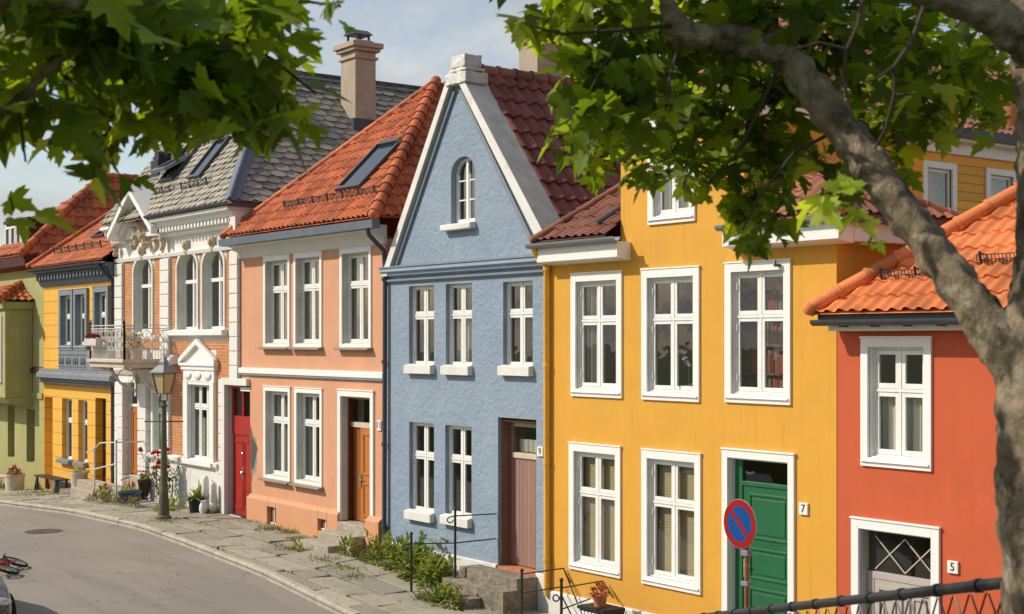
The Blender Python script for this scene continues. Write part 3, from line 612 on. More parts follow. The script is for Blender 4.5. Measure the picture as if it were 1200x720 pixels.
# right roof, hipped
tp=.72; x0=-1.66; s=math.hypot(1,tp); hq=.85
tiled('roof','tile_pink',H,(x0,-.34,5.86),(1,0,0),(0,1,tp),[(0,0),(2.04,0),(2.04-hq,hq*s),(0,hq*s)],period=.22,row=.33,amp=.034,th=.03)
tiled('roof','tile_pink',H,(.38,-.34,5.86),(0,1,0),(-1,0,tp),[(0,0),(2.6,0),(hq,hq*s)],period=.22,row=.33,amp=.034,th=.03)
za=5.83+hq*tp
mb=MB(); mb.add([(.38,-.34,5.83),(.38,2.26,5.83),(.38-hq,-.34+hq,za)],[(0,1,2)]); mb.quad((x0,-.34,5.83),(.38,-.34,5.83),(.38-hq,-.34+hq,za),(x0,-.34+hq,za)); mb.quad((x0,-.34+hq,za),(.38-hq,-.34+hq,za),(.38,2.26,5.83),(x0,2.26,5.83)); mb.quad((-6.1,2.4,5.5),(.0,2.4,5.5),(.0,9,5.5),(-6.1,9,5.5)); mb.build('roof_deck','tile_pink',H,recalc=False)
ridge('hip_tiles','tile_pink',H,(.4,-.36,5.9),(.38-hq,-.34+hq,za+.05),.08,.33); ridge('hip_tiles','tile_pink',H,(.4,2.3,5.86),(.38-hq,-.34+hq,za+.05),.07,.33)
# attic bay roof
mb=MB(); ring(mb,-4.42,-1.54,-.14,4.0,.01,0,0); mb=MB(); mb.box(-4.44,-1.53,-.16,4,7.40,7.56); mb.build('cornice','white_trim',H,bevel=.006)
tp2=.85; s2=math.hypot(1,tp2)
tiled('roof','tile_pink',H,(-4.5,-.22,7.58),(1,0,0),(0,1,tp2),[(0,0),(3.03,0),(1.515,1.515*s2)],period=.2,row=.3,amp=.03,th=.025)
tiled('roof','tile_pink',H,(-1.47,-.22,7.58),(0,1,0),(-1,0,tp2),[(0,0),(5,0),(5,1.515*s2),(1.515,1.515*s2)],period=.2,row=.3,amp=.03,th=.025)
mb=MB(); mb.quad((-4.5,-.22,7.57),(-4.5,4.8,7.57),(-2.985,4.8,7.57+1.515*tp2),(-2.985,1.29,7.57+1.515*tp2)); mb.build('roof_deck','tile_pink',H,recalc=False)
downpipe(H,[(-6.1,-.34,5.75),(-6.1,-.26,5.6),(-6.08,-.07,5.42),(-6.08,-.07,.0)],'rust_pole',.05)
for n_ in H.children:
    if n_.name.startswith('downpipe'): n_.data.materials[0]=M['left_yellow_wall']
mb=MB(); mb.box(-1.2+.2,-.94,-.12,0,5.22,5.25); mb.tube([(-.98,0,5.24),(-.98,-.1,5.22),(-.96,-.12,5.30)],.012,6); mb.build('wire_hook','black_iron',H)
# ================================================================== BLUE HOUSE
H=thing('house','blue rough plaster house with steep gable, white coping and arched attic window','house',(-8.7,0,-.1),'terraced houses along the street')
blue=H
B=[(-10.41,-9.55,3.74,5.24),(-9.16,-8.33,3.74,5.24),(-7.39,-6.55,3.76,5.22),(-10.40,-9.55,.99,2.67),(-9.18,-8.34,1.02,2.67)]
gw=(-8.99,-8.24,6.32,7.22)   # rectangular part of the arched opening; the arch rises to 7.52
mb=MB(); facade(mb,-11.24,-6.185,.3,5.5,[(*b,.09) for b in B]+[(-7.54,-6.45,.30,2.88,.08)])
o_=mb.build('wall','blue_wall',H,recalc=False)
bm=bmesh.new(); g=MB(); facade(g,-11.24,-6.0,5.5,9.2,[(gw[0],gw[1],gw[2],7.54,0)])
for p in g.v: bm.verts.new(p)
bm.verts.ensure_lookup_table()
for f in g.f: bm.faces.new([bm.verts[i] for i in f])
clip_convex(bm,[((-11.07,0,5.67),(-3.1,0,2.04)),((-6.05,0,5.85),(2.92,0,2.42))])
def arch(cx,zs,hw,rise,n=12): return [(cx+hw*math.cos(PI*i/n),zs+rise*math.sin(PI*i/n)) for i in range(n+1)]
ap=arch((gw[0]+gw[1])/2,gw[3],(gw[1]-gw[0])/2,.30)
def spandrel(add,ap,top,y):
    k=len(ap)
    for (a,b) in zip(ap,ap[1:]): add([(a[0],y,a[1]),(a[0],y,top),(b[0],y,top),(b[0],y,b[1])])
def addf(vs):
    bm.faces.new([bm.verts.new(p) for p in vs])
spandrel(addf,ap,7.54,0)
outl=[(gw[1],gw[2])]+ap+[(gw[0],gw[2])]
for a,b in zip(outl,outl[1:]+outl[:1]): addf([(a[0],0,a[1]),(b[0],0,b[1]),(b[0],.2,b[1]),(a[0],.2,a[1])])
me=bpy.data.meshes.new('gable_wall'); bm.to_mesh(me); bm.free(); me.materials.append(M['blue_wall']); o_=bpy.data.objects.new('gable_wall',me); COL.objects.link(o_); attach(o_,H)
shell(H,-11.235,-6.19,-.5,5.5,8,'blue_wall'); rooms(H,-11.2,-6.2,[.2,2.95,5.6])
MB().box(-9.5,-7.75,1.6,1.64,5.7,7.75).build('attic_partition','interior',H)
def arched_window(par,x0,x1,z0,zs,rise,depth,fr=.05,transom=None,sash='white_sash',bars=(),y=0):
    cx=(x0+x1)/2; hw=(x1-x0)/2; yd=y+depth; mb=MB()
    def band(w0,w1,y0,y1):
        o1=[(x1-w0,z0)]+[(cx+(hw-w0)*math.cos(PI*i/14),zs+(rise-w0)*math.sin(PI*i/14)) for i in range(15)]+[(x0+w0,z0)]
        i1=[(x1-w1,z0)]+[(cx+(hw-w1)*math.cos(PI*i/14),zs+(rise-w1)*math.sin(PI*i/14)) for i in range(15)]+[(x0+w1,z0)]
        for a,b,c,d in zip(o1,o1[1:],i1[1:],i1): mb.prism([a,b,c,d],y0,y1)
    band(0,fr,yd-.02,yd+.04); mb.box(x0+fr,x1-fr,yd-.02,yd+.04,z0,z0+fr*1.3)
    top=zs+rise*.97
    w=mb.build('window',sash,par)
    s=MB(); s.box(cx-.035,cx+.035,yd-.03,yd+.03,z0+fr,top)
    for zz in ([transom] if transom else []): s.box(x0+fr,x1-fr,yd-.036,yd+.034,zz-.045,zz+.045)
    for zz in bars: s.box(x0+fr,x1-fr,yd-.012,yd+.018,zz-.012,zz+.012)
    for a,b in ((x0+fr,cx-.035),(cx+.035,x1-fr)):
        s.box(a,a+.03,yd-.01,yd+.025,z0+fr,zs); s.box(b-.03,b,yd-.01,yd+.025,z0+fr,zs+rise*.5)
    s.build('sash',sash,w)
    pn=MB(); o1=[(x1-fr,z0+fr)]+[(cx+(hw-fr)*math.cos(PI*i/14),zs+(rise-fr)*math.sin(PI*i/14)) for i in range(15)]+[(x0+fr,z0+fr)]
    pn.add([(x,yd+.012,z) for x,z in o1],[tuple(range(len(o1)))]); pn.build('pane','window_glass',w,recalc=False)
    return w
w=arched_window(H,gw[0]+.01,gw[1]-.01,gw[2]+.02,gw[3],.29,.13,bars=(6.75,7.1))
MB().prismx([(-.14,6.2),(.19,6.2),(.19,6.36),(-.14,6.31)],-9.16,-8.2).build('sill','white_plinth',w,bevel=.02)
for b in B: window(H,*b,trim=0.0,depth=.11,bar=.37,lining=None,sill=('white_plinth',.15,.11,.025),cur=None if b is not B[1] else 'net')
# plank door set back in a brown timber reveal
d=MB(); d.box(-7.54,-7.50,.085,.32,.3,2.84); d.box(-6.49,-6.45,.085,.32,.3,2.84); d.box(-7.50,-6.49,.085,.32,2.80,2.84)
d.build('door_frame','brown_plank',H)
d=MB(); d.box(-7.42,-6.49,.25,.31,.32,2.18); d.box(-7.50,-7.42,.24,.33,.3,2.8); d=d.build('door','pink_plank_door',H,bevel=.004)
t_=MB(); t_.box(-7.42,-6.49,.22,.32,2.18,2.27); t_.box(-7.42,-6.49,.25,.31,2.72,2.8); t_.build('transom_bar','pot_cream',d)
MB().quad((-7.42,.28,2.27),(-6.49,.28,2.27),(-6.49,.28,2.72),(-7.42,.28,2.72)).build('transom_pane','window_glass',d,recalc=False)
drape(-7.4,-6.5,2.28,2.5,.36,7,.015,60).build('net_curtain','curtain_white',d,recalc=False,smooth='all')
h=MB(); h.box(-6.6,-6.565,.235,.25,1.15,1.42); h.bar((-6.58,.22,1.3),(-6.69,.22,1.3),.02); h.build('handle','black_iron',d)
plate(H,'9',-6.315,2.36,w=.15,h=.16)
# cornice across the foot of the gable
mb=MB(); mb.prismx([(-.10,5.46),(0,5.42),(0,5.64),(-.16,5.60),(-.16,5.53),(-.10,5.50)],-11.24,-6.19); mb.build('string_course','blue_smooth',H,bevel=.004)
mb=MB(); mb.prismx([(-.045,5.33),(0,5.31),(0,5.395),(-.07,5.385),(-.07,5.35)],-11.24,-6.19); mb.prismx([(-.18,5.602),(0,5.642),(0,5.66),(-.18,5.62)],-11.24,-6.19); mb.build('lead_flashing','slate_blue_trim',H)
for xa,xb in ((-11.24,-7.56),(-6.44,-6.19)): MB().prismx([(-.04,-.6),(.02,-.6),(.02,.33),(-.04,.31)],xa,xb).build('plinth','white_plinth',H)
# coping
pk=lambda p:0 if p.normal.y<-.9 else 1
mb=MB(); mb.prism([(-11.24,5.45),(-9.0,8.90),(-8.82,8.90),(-10.99,5.52),(-11.02,5.45)],-.12,.36); mb.prism([(-5.98,5.80),(-6.0,5.86),(-8.44,8.88),(-8.63,8.88),(-6.23,5.80)],-.12,.42)
mb.build('coping',None,H,mats=['white_plinth','cement'],pick=pk,bevel=.01)
mb=MB(); mb.prism([(-10.91,5.66),(-8.90,8.72),(-8.80,8.72),(-10.78,5.66)],-.05,.01); mb.prism([(-6.42,5.82),(-8.60,8.72),(-8.68,8.70),(-6.52,5.80)],-.05,.01); mb.build('coping_shade_band','slate_blue_trim',H)  # dark bands inside the coping, painted in for the shadow it casts
mb=MB(); mb.box(-8.98,-8.30,-.16,.36,8.80,9.02); mb.box(-8.93,-8.34,-.13,.32,9.02,9.10); mb.box(-8.86,-8.40,-.11,.28,9.10,9.34)
fb=mb.build('finial_block',None,H,mats=['lichen_white','cement'],pick=pk,bevel=.03)
md=fb.modifiers.new('sub','SUBSURF'); md.subdivision_type='SIMPLE'; md.levels=4; md.render_levels=4
tx=bpy.data.textures.new('weathering','CLOUDS'); tx.noise_scale=.16; md=fb.modifiers.new('wear','DISPLACE'); md.texture=tx; md.strength=.05; md.mid_level=.6; md.texture_coords='LOCAL'
tb=1.275; s=math.hypot(1,tb); zr=9.08; XR=-8.62
tiled('roof','tile_blue_house',H,(-5.95,.38,zr-(XR+5.95)*-tb),(0,1,0),(-1,0,tb),[(0,0),(8.5,0),(8.5,2.67*s),(0,2.67*s)],period=.27,row=.40,amp=.05,th=.045)
tiled('roof','tile_blue_house',H,(-11.25,.36,zr-2.63*tb),(0,-1,0),(1,0,tb),[(-8.5,0),(0,0),(0,2.63*s),(-8.5,2.63*s)],period=.27,row=.40,amp=.05,th=.045)
mb=MB(); mb.quad((-5.95,.36,zr-.03-2.67*tb),(-5.95,8.9,zr-.03-2.67*tb),(XR,8.9,zr-.03),(XR,.36,zr-.03)); mb.quad((-11.25,.36,zr-.03-2.63*tb),(XR,.36,zr-.03),(XR,8.9,zr-.03),(-11.25,8.9,zr-.03-2.63*tb)); mb.add([(-11.25,8.9,zr-2.63*tb),(-5.95,8.9,zr-2.67*tb),(XR,8.9,zr)],[(0,1,2)]); mb.build('roof_deck','tile_blue_house',H,recalc=False)
ridge('ridge_tiles','tile_brown',H,(XR,.40,zr+.03),(XR,8.9,zr+.03),.11,.38)
# tall chimney rising behind the ridge
ch=MB(); ch.box(-11.6,-10.95,3.5,4.25,7.5,10.45); ch=ch.build('chimney','chimney_render',H,bevel=.015)
ct=MB(); ct.box(-11.66,-10.89,3.44,4.31,10.45,10.56); ct.box(-11.57,-10.98,3.53,4.22,10.56,10.9); ct.build('chimney_top','chimney_brick',ch,bevel=.01)
# ================================================================== SALMON HOUSE
H=thing('house','salmon pink house with an orange hipped tile roof and a recessed brown door','house',(-14.3,0,.1),'terraced houses along the street')
sal=H
S=[(-16.43,-15.18,4.05,6.07),(-15.0,-13.76,4.05,6.07),(-13.01,-11.77,4.05,6.07),(-16.42,-15.16,1.13,3.19),(-14.96,-13.75,1.13,3.19)]
mb=MB(); facade(mb,-17.6,-11.26,.05,6.2,[hole(*w,t=.05) for w in S]+[(-17.65,-17.13,.0,3.17,0),(-13.0,-11.75,.05,3.12,0)])
mb.build('wall','salmon_wall',H,recalc=False)
shell(H,-17.12,-11.265,-.4,6.2,8,'salmon_wall'); rooms(H,-17.1,-11.3,[.2,3.3,6.15])
mb=MB(); pl=[(-.10,-.4),(.02,-.4),(.02,.74),(-.02,.74),(-.10,.66)]
def cellar(mb,segs):
    for a,b in segs: mb.prismx(pl,a,b)
cellar(mb,[(-17.13,-16.10),(-15.68,-13.80),(-13.42,-12.97)]); mb.prismx([(-.099,-.4),(.02,-.4),(.02,.14),(-.099,.14)],-16.10,-15.68); mb.prismx([(-.02,.54),(.02,.54),(.02,.74),(-.02,.74),(-.10,.66),(-.10,.54)],-16.10,-15.68)
mb.prismx([(-.099,-.4),(.02,-.4),(.02,.25),(-.099,.25)],-13.80,-13.42); mb.prismx([(-.02,.50),(.02,.50),(.02,.74),(-.02,.74),(-.10,.66),(-.10,.50)],-13.80,-13.42)
mb.build('plinth','salmon_wall',H,bevel=.012); MB().prismx([(-.16,-.4),(.02,-.4),(.02,.76),(-.06,.76),(-.16,.68)],-11.78,-11.27).build('plinth','salmon_wall',H,bevel=.012)
for (a,b,c,d_) in ((-16.10,-15.68,.14,.54),(-13.80,-13.42,.25,.50)):
    cw=MB(); cw.box(a,b,-.004,.0,c,d_); cw=cw.build('cellar_window','brown_plank',H); g_=MB(); g_.box(a+.2,a+.23,-.03,-.006,c,d_); g_.box(a+.02,b-.02,-.03,-.006,c+.02,c+.05); g_.build('grille','white_sash',cw)
for i,w in enumerate(S): window(H,*w,trim=.095,proud=.03,depth=.135,bar=.34,lining='grey_lining',cur='full' if i in (0,3) else 'drapes',ncur='curtain_grey',sill=('stone_sill',.03,.14,.05),fr=.045)
f=door_casing(H,-13.08,-11.67,.54,3.20,.12,depth=.13,lining='grey_lining')
mb=MB(); mb.box(-12.95,-12.9,.135,.5,.5,3.07); mb.box(-11.85,-11.8,.135,.5,.5,3.07); mb.box(-12.9,-11.85,.135,.5,3.02,3.07); mb.build('porch_lining','brown_door',H)
d=MB(); d.box(-12.55,-11.85,.20,.26,.55,2.45); ring(d,-12.45,-11.95,1.5,2.35,.05,.18,.20); ring(d,-12.45,-11.95,.65,1.35,.05,.18,.20); d=d.build('door','orange_door',H,bevel=.004)
MB().box(-12.9,-12.55,.24,.30,.55,2.45).build('side_leaf','brown_door',d); MB().box(-12.9,-11.85,.19,.31,2.45,2.55).build('transom_bar','pot_cream',d)
MB().quad((-12.9,.24,2.55),(-11.85,.24,2.55),(-11.85,.24,3.02),(-12.9,.24,3.02)).build('transom_pane','window_glass',d,recalc=False)
h=MB(); h.box(-12.53,-12.49,.165,.20,1.25,1.5); h.bar((-12.51,.15,1.4),(-12.4,.15,1.4),.022); h.build('handle','chrome',d)
plate(H,'11',-11.46,2.55,w=.15,h=.2)
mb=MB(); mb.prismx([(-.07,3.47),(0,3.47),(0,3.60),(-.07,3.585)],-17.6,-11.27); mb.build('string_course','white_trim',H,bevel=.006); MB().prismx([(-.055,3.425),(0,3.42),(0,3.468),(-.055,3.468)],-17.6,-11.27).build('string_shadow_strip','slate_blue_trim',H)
mb=MB(); mb.prismx([(-.06,6.10),(0,6.08),(0,6.46),(-.32,6.46),(-.32,6.36),(-.22,6.33),(-.20,6.27),(-.10,6.24)],-17.62,-11.2); mb.build('eave_cornice','pale_lining',H,bevel=.004)
gutter(H,-17.75,-10.95,-.40,6.47,'lead_blue',.085,boxy=True)
tp=1.0; s=math.sqrt(2); e=(-17.68,-.40,6.60); ap=3.32
tiled('roof','tile_salmon',H,e,(1,0,0),(0,1,tp),[(0,0),(6.72,0),(3.78,3.34*s)],period=.195,row=.31,amp=.038,th=.035)
mb=MB(); A=(-13.9,2.94,9.91); mb.add([(-17.68,-.4,6.58),(-10.96,-.4,6.58),A],[(0,1,2)]); mb.add([(-10.96,-.4,6.58),(-10.96,7.5,6.58),(-13.9,5,9.91),A],[(0,1,2,3)]); mb.add([(-17.68,7.5,6.58),(-17.68,-.4,6.58),A,(-13.9,5,9.91)],[(0,1,2,3)]); mb.build('roof_deck','tile_salmon',H,recalc=False)
tiled('roof','tile_salmon',H,(-10.96,-.4,6.6),(0,1,0),(-1,0,3.34/2.94),[(0,0),(8,0),(5.4,2.94*math.hypot(1,3.34/2.94)),(3.34,2.94*math.hypot(1,3.34/2.94))],period=.195,row=.31,amp=.038,th=.035)
ridge('hip_tiles','tile_salmon',H,(-10.98,-.42,6.64),(-13.9,2.94,9.99),.12,.33); ridge('hip_tiles','tile_salmon',H,(-17.66,-.42,6.62),(-13.92,2.94,9.97),.08,.31)
def skylight(par,x0,x1,y0,y1,f,open_=0):
    """roof window on the plane z=f(y)"""
    lift=.10; mb=MB(); w=.07; sl=f(1)-f(0); nv=Vector((0,-sl,1)).normalized()
    P=lambda x,y,h:tuple(Vector((x,y,f(y)))+nv*h)
    def slab(xa,xb,ya,yb,h0,h1,mb):
        mb.add([P(xa,ya,h0),P(xb,ya,h0),P(xb,yb,h0),P(xa,yb,h0),P(xa,ya,h1),P(xb,ya,h1),P(xb,yb,h1),P(xa,yb,h1)],[(0,3,2,1),(4,5,6,7),(0,1,5,4),(1,2,6,5),(2,3,7,6),(3,0,4,7)])
    d=(y1-y0)*.06
    slab(x0,x0+w,y0,y1,-.03,lift,mb); slab(x1-w,x1,y0,y1,-.03,lift,mb); slab(x0+w,x1-w,y0,y0+d,-.03,lift,mb); slab(x0+w,x1-w,y1-d*1.4,y1,-.03,lift+.02,mb)
    w_=mb.build('skylight','gutter_grey',par); g=MB(); 
    if not open_: slab(x0+w,x1-w,y0+d,y1-d*1.4,.03,.06,g); g.build('pane','skylight_glass',w_)
    else:
        ym=(y0+y1)/2; c=Vector(((x0+x1)/2,ym,f(ym)))+nv*.1; dirv=Vector((0,1,sl)).normalized(); q=Matrix.Rotation(R(open_),3,'X'); dv=q@dirv; nn=q@nv; L=(y1-y0)*math.hypot(1,sl)/2; xv=Vector((1,0,0))*(x1-x0)/2
        def sl2(a,b,h0,h1,l0,l1,mb): 
            mb.add([c+xv*a+dv*l0+nn*h0,c+xv*b+dv*l0+nn*h0,c+xv*b+dv*l1+nn*h0,c+xv*a+dv*l1+nn*h0,c+xv*a+dv*l0+nn*h1,c+xv*b+dv*l0+nn*h1,c+xv*b+dv*l1+nn*h1,c+xv*a+dv*l1+nn*h1],[(0,3,2,1),(4,5,6,7),(0,1,5,4),(1,2,6,5),(2,3,7,6),(3,0,4,7)])
        fr=MB(); sl2(-1,-.82,-.04,.05,-L,L,fr); sl2(.82,1,-.04,.05,-L,L,fr); sl2(-.82,.82,-.04,.05,-L,-L*.86,fr); sl2(-.82,.82,-.04,.05,L*.86,L,fr); fr.build('sash','zinc',w_); sl2(-.82,.82,0,.02,-L*.86,L*.86,g); g.build('pane','skylight_glass',w_)
    return w_
skylight(H,-13.62,-12.62,.26,1.34,lambda y:6.64+(y+.4))
snow_guard(H,(-15.6,.07,7.1),(-11.7,.07,7.1),h=.15,gap=.07,n=7)
downpipe(H,[(-11.25,-.42,6.42),(-11.22,-.40,6.25),(-11.16,-.1,5.95),(-11.16,-.07,5.6),(-11.18,-.08,.0)],'gutter_grey',.045)
# ================================================================== WHITE BRICK HOUSE
H=thing('house','ornate white and orange brick house with arched windows and a slate roof','house',(-21,0,.1),'terraced houses along the street')
whi=H
AW=[(-23.96,-22.74,4.45,6.0),(-21.12,-19.95,4.49,6.0),(-19.62,-18.45,4.49,6.0)]; AR=.40
GW=(-20.40,-19.08,1.32,3.16); SW=(-22.62,-22.02,1.32,2.84); DR=(-24.4,-23.45,.62,3.15); RD=(-18.42,-17.13,.16,3.17)
ah=[(a,b,c,d+AR+.01,0) for a,b,c,d in AW]
mb=MB(); facade(mb,-25.24,-17.62,.0,7.2,ah+[(*GW,.07),(*SW,.07),(*DR,0),(RD[0],-17.62,RD[2],RD[3],0)])
facade(mb,-17.62,-17.13,3.05,3.17,[])
for a,b,c,d in AW:
    pts=arch((a+b)/2,d,(b-a)/2,AR)
    spandrel(lambda vs:mb.add(vs,[tuple(range(4))]),pts,d+AR+.01,0)
    ol=[(b,c)]+pts+[(a,c)]
    for p,q in zip(ol,ol[1:]+ol[:1]): mb.add([(p[0],0,p[1]),(q[0],0,q[1]),(q[0],.17,q[1]),(p[0],.17,p[1])],[(0,1,2,3)])
mb.build('wall','white_plaster',H,recalc=False)
shell(H,-25.235,-17.63,-.3,7.4,10,'white_plaster',right=False); MB().quad((-17.63,0,3.1),(-17.63,10,3.1),(-17.63,10,7.4),(-17.63,0,7.4)).build('side_wall','white_plaster',H,recalc=False); rooms(H,-25.2,-17.7,[.5,3.6,7.1])
# brick fields, proud of the render, cut around the white surrounds
bh=[(a-.10,b+.10,c-.2,d+AR+.12,0) for a,b,c,d in AW]
mb=MB(); facade(mb,-21.52,-18.05,3.15,6.32,bh+[(-20.62,-18.90,1.0,4.0,0),(-21.5,-18.25,4.2,4.52,0)],y=-.012); facade(mb,-21.52,-18.05,1.36,3.15,[(-20.64,-18.88,1.0,4.2,0),(-18.62,-18.0,1.0,3.4,0)],y=-.012)
mb.build('brickwork','orange_brick',H,recalc=False); mb=MB(); facade(mb,-24.66,-22.12,4.0,6.32,bh,y=-.012); mb.build('brickwork','orange_brick',H,recalc=False)
for a,b,c,d in AW:
    w=arched_window(H,a,b,c,d,AR,.17,fr=.05,transom=lerp(c,d+AR,.62))
    s_=MB(); ot=arch((a+b)/2,d,(b-a)/2+.085,AR+.085); it=arch((a+b)/2,d,(b-a)/2,AR)
    for p,q,r_,t_ in zip(ot,ot[1:],it[1:],it): s_.prism([p,q,r_,t_],-.05,.01)
    s_.box(a-.085,a,-.05,.01,c-.05,d); s_.box(b,b+.085,-.05,.01,c-.05,d); s_.build('surround','white_plaster',w,bevel=.006)
    k_=MB(); k_.prism([((a+b)/2-.06,d+AR-.03),((a+b)/2-.10,d+AR+.28),((a+b)/2+.10,d+AR+.28),((a+b)/2+.06,d+AR-.03)],-.10,0); k_.ball(((a+b)/2,-.11,d+AR+.17),(.07,.06,.10)); k_.build('keystone','gold_ornament',w)
    drape(a+.08,lerp(a,b,.35),c+.1,d+.2,.42,3,.02).build('curtain','curtain_white',w,recalc=False,smooth='all')
mb=MB(); mb.prismx([(-.16,4.34),(0,4.30),(0,4.49),(-.16,4.46)],-21.5,-18.3); mb.build('window_ledge','white_trim',H,bevel=.008)
def pilaster(x0,x1,z0,z1,n,y=-.09):
    mb=MB(); h=(z1-z0)/n
    for k in range(n): mb.box(x0,x1,y,-.001,z0+k*h+.012,z0+(k+1)*h-.012)
    mb.box(x0+.02,x1-.02,y+.025,-.001,z0,z1); return mb.build('pilaster','white_plaster',H,bevel=.008)
pilaster(-25.2,-24.68,3.55,6.3,9); pilaster(-22.10,-21.55,3.55,6.3,9); pilaster(-18.04,-17.62,3.3,6.3,9)
pilaster(-18.62,-18.44,.1,3.3,10); pilaster(-25.2,-24.9,.1,3.1,9); pilaster(-24.85,-24.45,.3,3.1,9,-.16); pilaster(-23.4,-22.85,.3,3.1,9,-.16); pilaster(-22.0,-21.55,1.36,3.3,6)
mb=MB(); ring(mb,RD[0]-.02,-17.12,.1,3.34,.15,-.10,.01,wb=.0); 
mb=MB(); mb.box(-18.46,-18.28,-.10,-.001,.1,3.34); mb.box(-18.28,-17.13,-.10,-.001,3.18,3.34); mb.build('gate_surround','white_plaster',H,bevel=.006)
mb=MB(); mb.box(-18.30,-18.27,0,.14,.1,3.18); mb.box(-18.27,-17.13,0,.14,3.15,3.18); mb.build('door_lining','grey_lining',H)
d=MB(); d.box(-18.27,-17.13,.12,.18,.16,2.02); d.box(-18.27,-17.13,.10,.19,2.02,2.4); ring(d,-18.2,-17.72,.3,1.9,.06,.105,.12); ring(d,-17.68,-17.2,.3,1.9,.06,.105,.12); d=d.build('door','red_door',H,bevel=.004)
t_=MB(); ring(t_,-18.27,-17.13,2.4,3.15,.06,.10,.17); t_.box(-17.73,-17.68,.10,.17,2.46,3.09); t_.build('transom_frame','red_door',d); MB().quad((-18.25,.15,2.42),(-17.15,.15,2.42),(-17.15,.15,3.13),(-18.25,.15,3.13)).build('transom_pane','window_glass',d,recalc=False)
h=MB(); h.ball((-17.7,.07,1.15),.035); h.box(-17.72,-17.68,.09,.12,1.0,1.3); h.ball((-17.7,.09,1.6),.025); h.build('handle','chrome',d)
# aedicule window with pediment
w=window(H,*GW,trim=0,depth=.07,bar=.30,lining=None,cur='net',cols=3)
s_=MB(); s_.box(-20.64,-20.38,-.10,.01,1.30,3.22); s_.box(-19.10,-18.88,-.10,.01,1.30,3.22); s_.box(-20.38,-19.10,-.08,.01,3.14,3.22)
s_.box(-20.64,-18.86,-.09,.01,3.22,3.50); s_.box(-20.72,-18.80,-.12,.01,3.50,3.60)
s_.prism([(-20.76,3.60),(-18.76,3.60),(-18.76,3.70),(-19.76,4.14),(-20.76,3.70)],-.07,.01)
s_.prism([(-20.80,3.64),(-20.80,3.77),(-19.76,4.26),(-19.76,4.12)],-.16,-.07); s_.prism([(-18.72,3.64),(-19.76,4.12),(-19.76,4.26),(-18.72,3.77)],-.16,-.07); s_.box(-20.78,-18.74,-.155,-.07,3.60,3.67)
s_.build('surround','white_trim',w,bevel=.006)
for k in range(3): MB().ball((-20.33+k*.57,-.10,3.36),(.2,.04,.10)).build('festoon','white_trim',w,smooth='all')
MB().box(-20.66,-18.86,-.18,.01,1.2,1.30).build('sill','white_trim',w)
w=window(H,*SW,trim=0,depth=.07,bar=.28,lining=None,cur='drapes'); s_=MB(); ring(s_,-22.74,-21.90,1.26,2.98,.11,-.06,.01); s_.build('surround','white_trim',w)
# entrance under the balcony
mb=MB(); mb.box(-24.42,-24.38,0,.12,.5,3.15); mb.box(-23.47,-23.43,0,.12,.5,3.15); mb.box(-24.38,-23.47,0,.12,3.1,3.15); mb.build('door_lining','white_plaster',H)
d=MB(); d.box(-24.38,-23.47,.08,.14,.55,2.45); ring(d,-24.3,-23.95,.7,2.35,.06,.06,.08); ring(d,-23.9,-23.55,.7,2.35,.06,.06,.08); d=d.build('door','orange_door',H)
MB().box(-24.38,-23.47,.06,.15,2.45,2.52).build('transom_bar','white_trim',d); MB().quad((-24.38,.11,2.52),(-23.47,.11,2.52),(-23.47,.11,3.1),(-24.38,.11,3.1)).build('transom_pane','window_glass',d,recalc=False)
# plinth, string courses, cornice with dentils
mb=MB(); mb.prismx([(-.07,-.2),(.0,-.2),(0,1.14),(-.07,1.12)],-22.85,-18.62); mb.build('plinth','white_plinth',H,bevel=.006); mb=MB(); mb.prismx([(-.07,1.12),(0,1.14),(0,1.34),(-.14,1.30),(-.14,1.22)],-22.85,-18.62); mb.build('plinth_moulding','white_plinth',H,bevel=.006); mb=MB(); mb.prismx([(-.05,3.30),(0,3.30),(0,3.52),(-.12,3.48),(-.12,3.42)],-25.2,-21.52); mb.build('string_course','white_plinth',H,bevel=.006)
mb=MB(); mb.prismx([(-.06,6.33),(0,6.33),(0,6.45),(-.09,6.42)],-25.24,-17.6)
for xa,xb in ((-25.3,-24.45),(-22.05,-17.35)): mb.prismx([(-.14,6.86),(0,6.82),(0,7.28),(-.46,7.28),(-.46,7.20),(-.34,7.16),(-.32,7.06),(-.18,7.02)],xa,xb)
k=-22.0
while k<-17.5: mb.box(k,k+.09,-.30,-.02,6.93,7.03); k+=.19
mb.build('cornice','white_trim',H,bevel=.006)
for x in (-25.0,-22.2,-21.8,-17.8): MB().ball((x,-.12,6.68),(.085,.08,.16)).ball((x,-.16,6.55),(.055,.06,.07)).ball((x,-.18,6.78),(.09,.08,.05)).build('console','gold_ornament',H,smooth='all')
mb=MB()
cx=-23.25
for (dx,dz,rx,rz) in ((0,.15,.17,.42),(-.3,-.1,.13,.26),(.3,-.1,.13,.26),(-.5,-.28,.16,.13),(.5,-.28,.16,.13),(0,.65,.10,.12),(-.18,.42,.10,.14),(.18,.42,.10,.14),(-.38,.2,.08,.12),(.38,.2,.08,.12)): mb.ball((cx+dx*.85,-.14,6.95+dz*.95),(rx*.7,.08,rz*.75)); mb.ball((cx+dx*.85,-.20,6.95+dz*.95+rz*.35),(rx*.42,.07,rz*.3))
mb.build('gilded_ornament','gold_ornament',H,smooth='all')
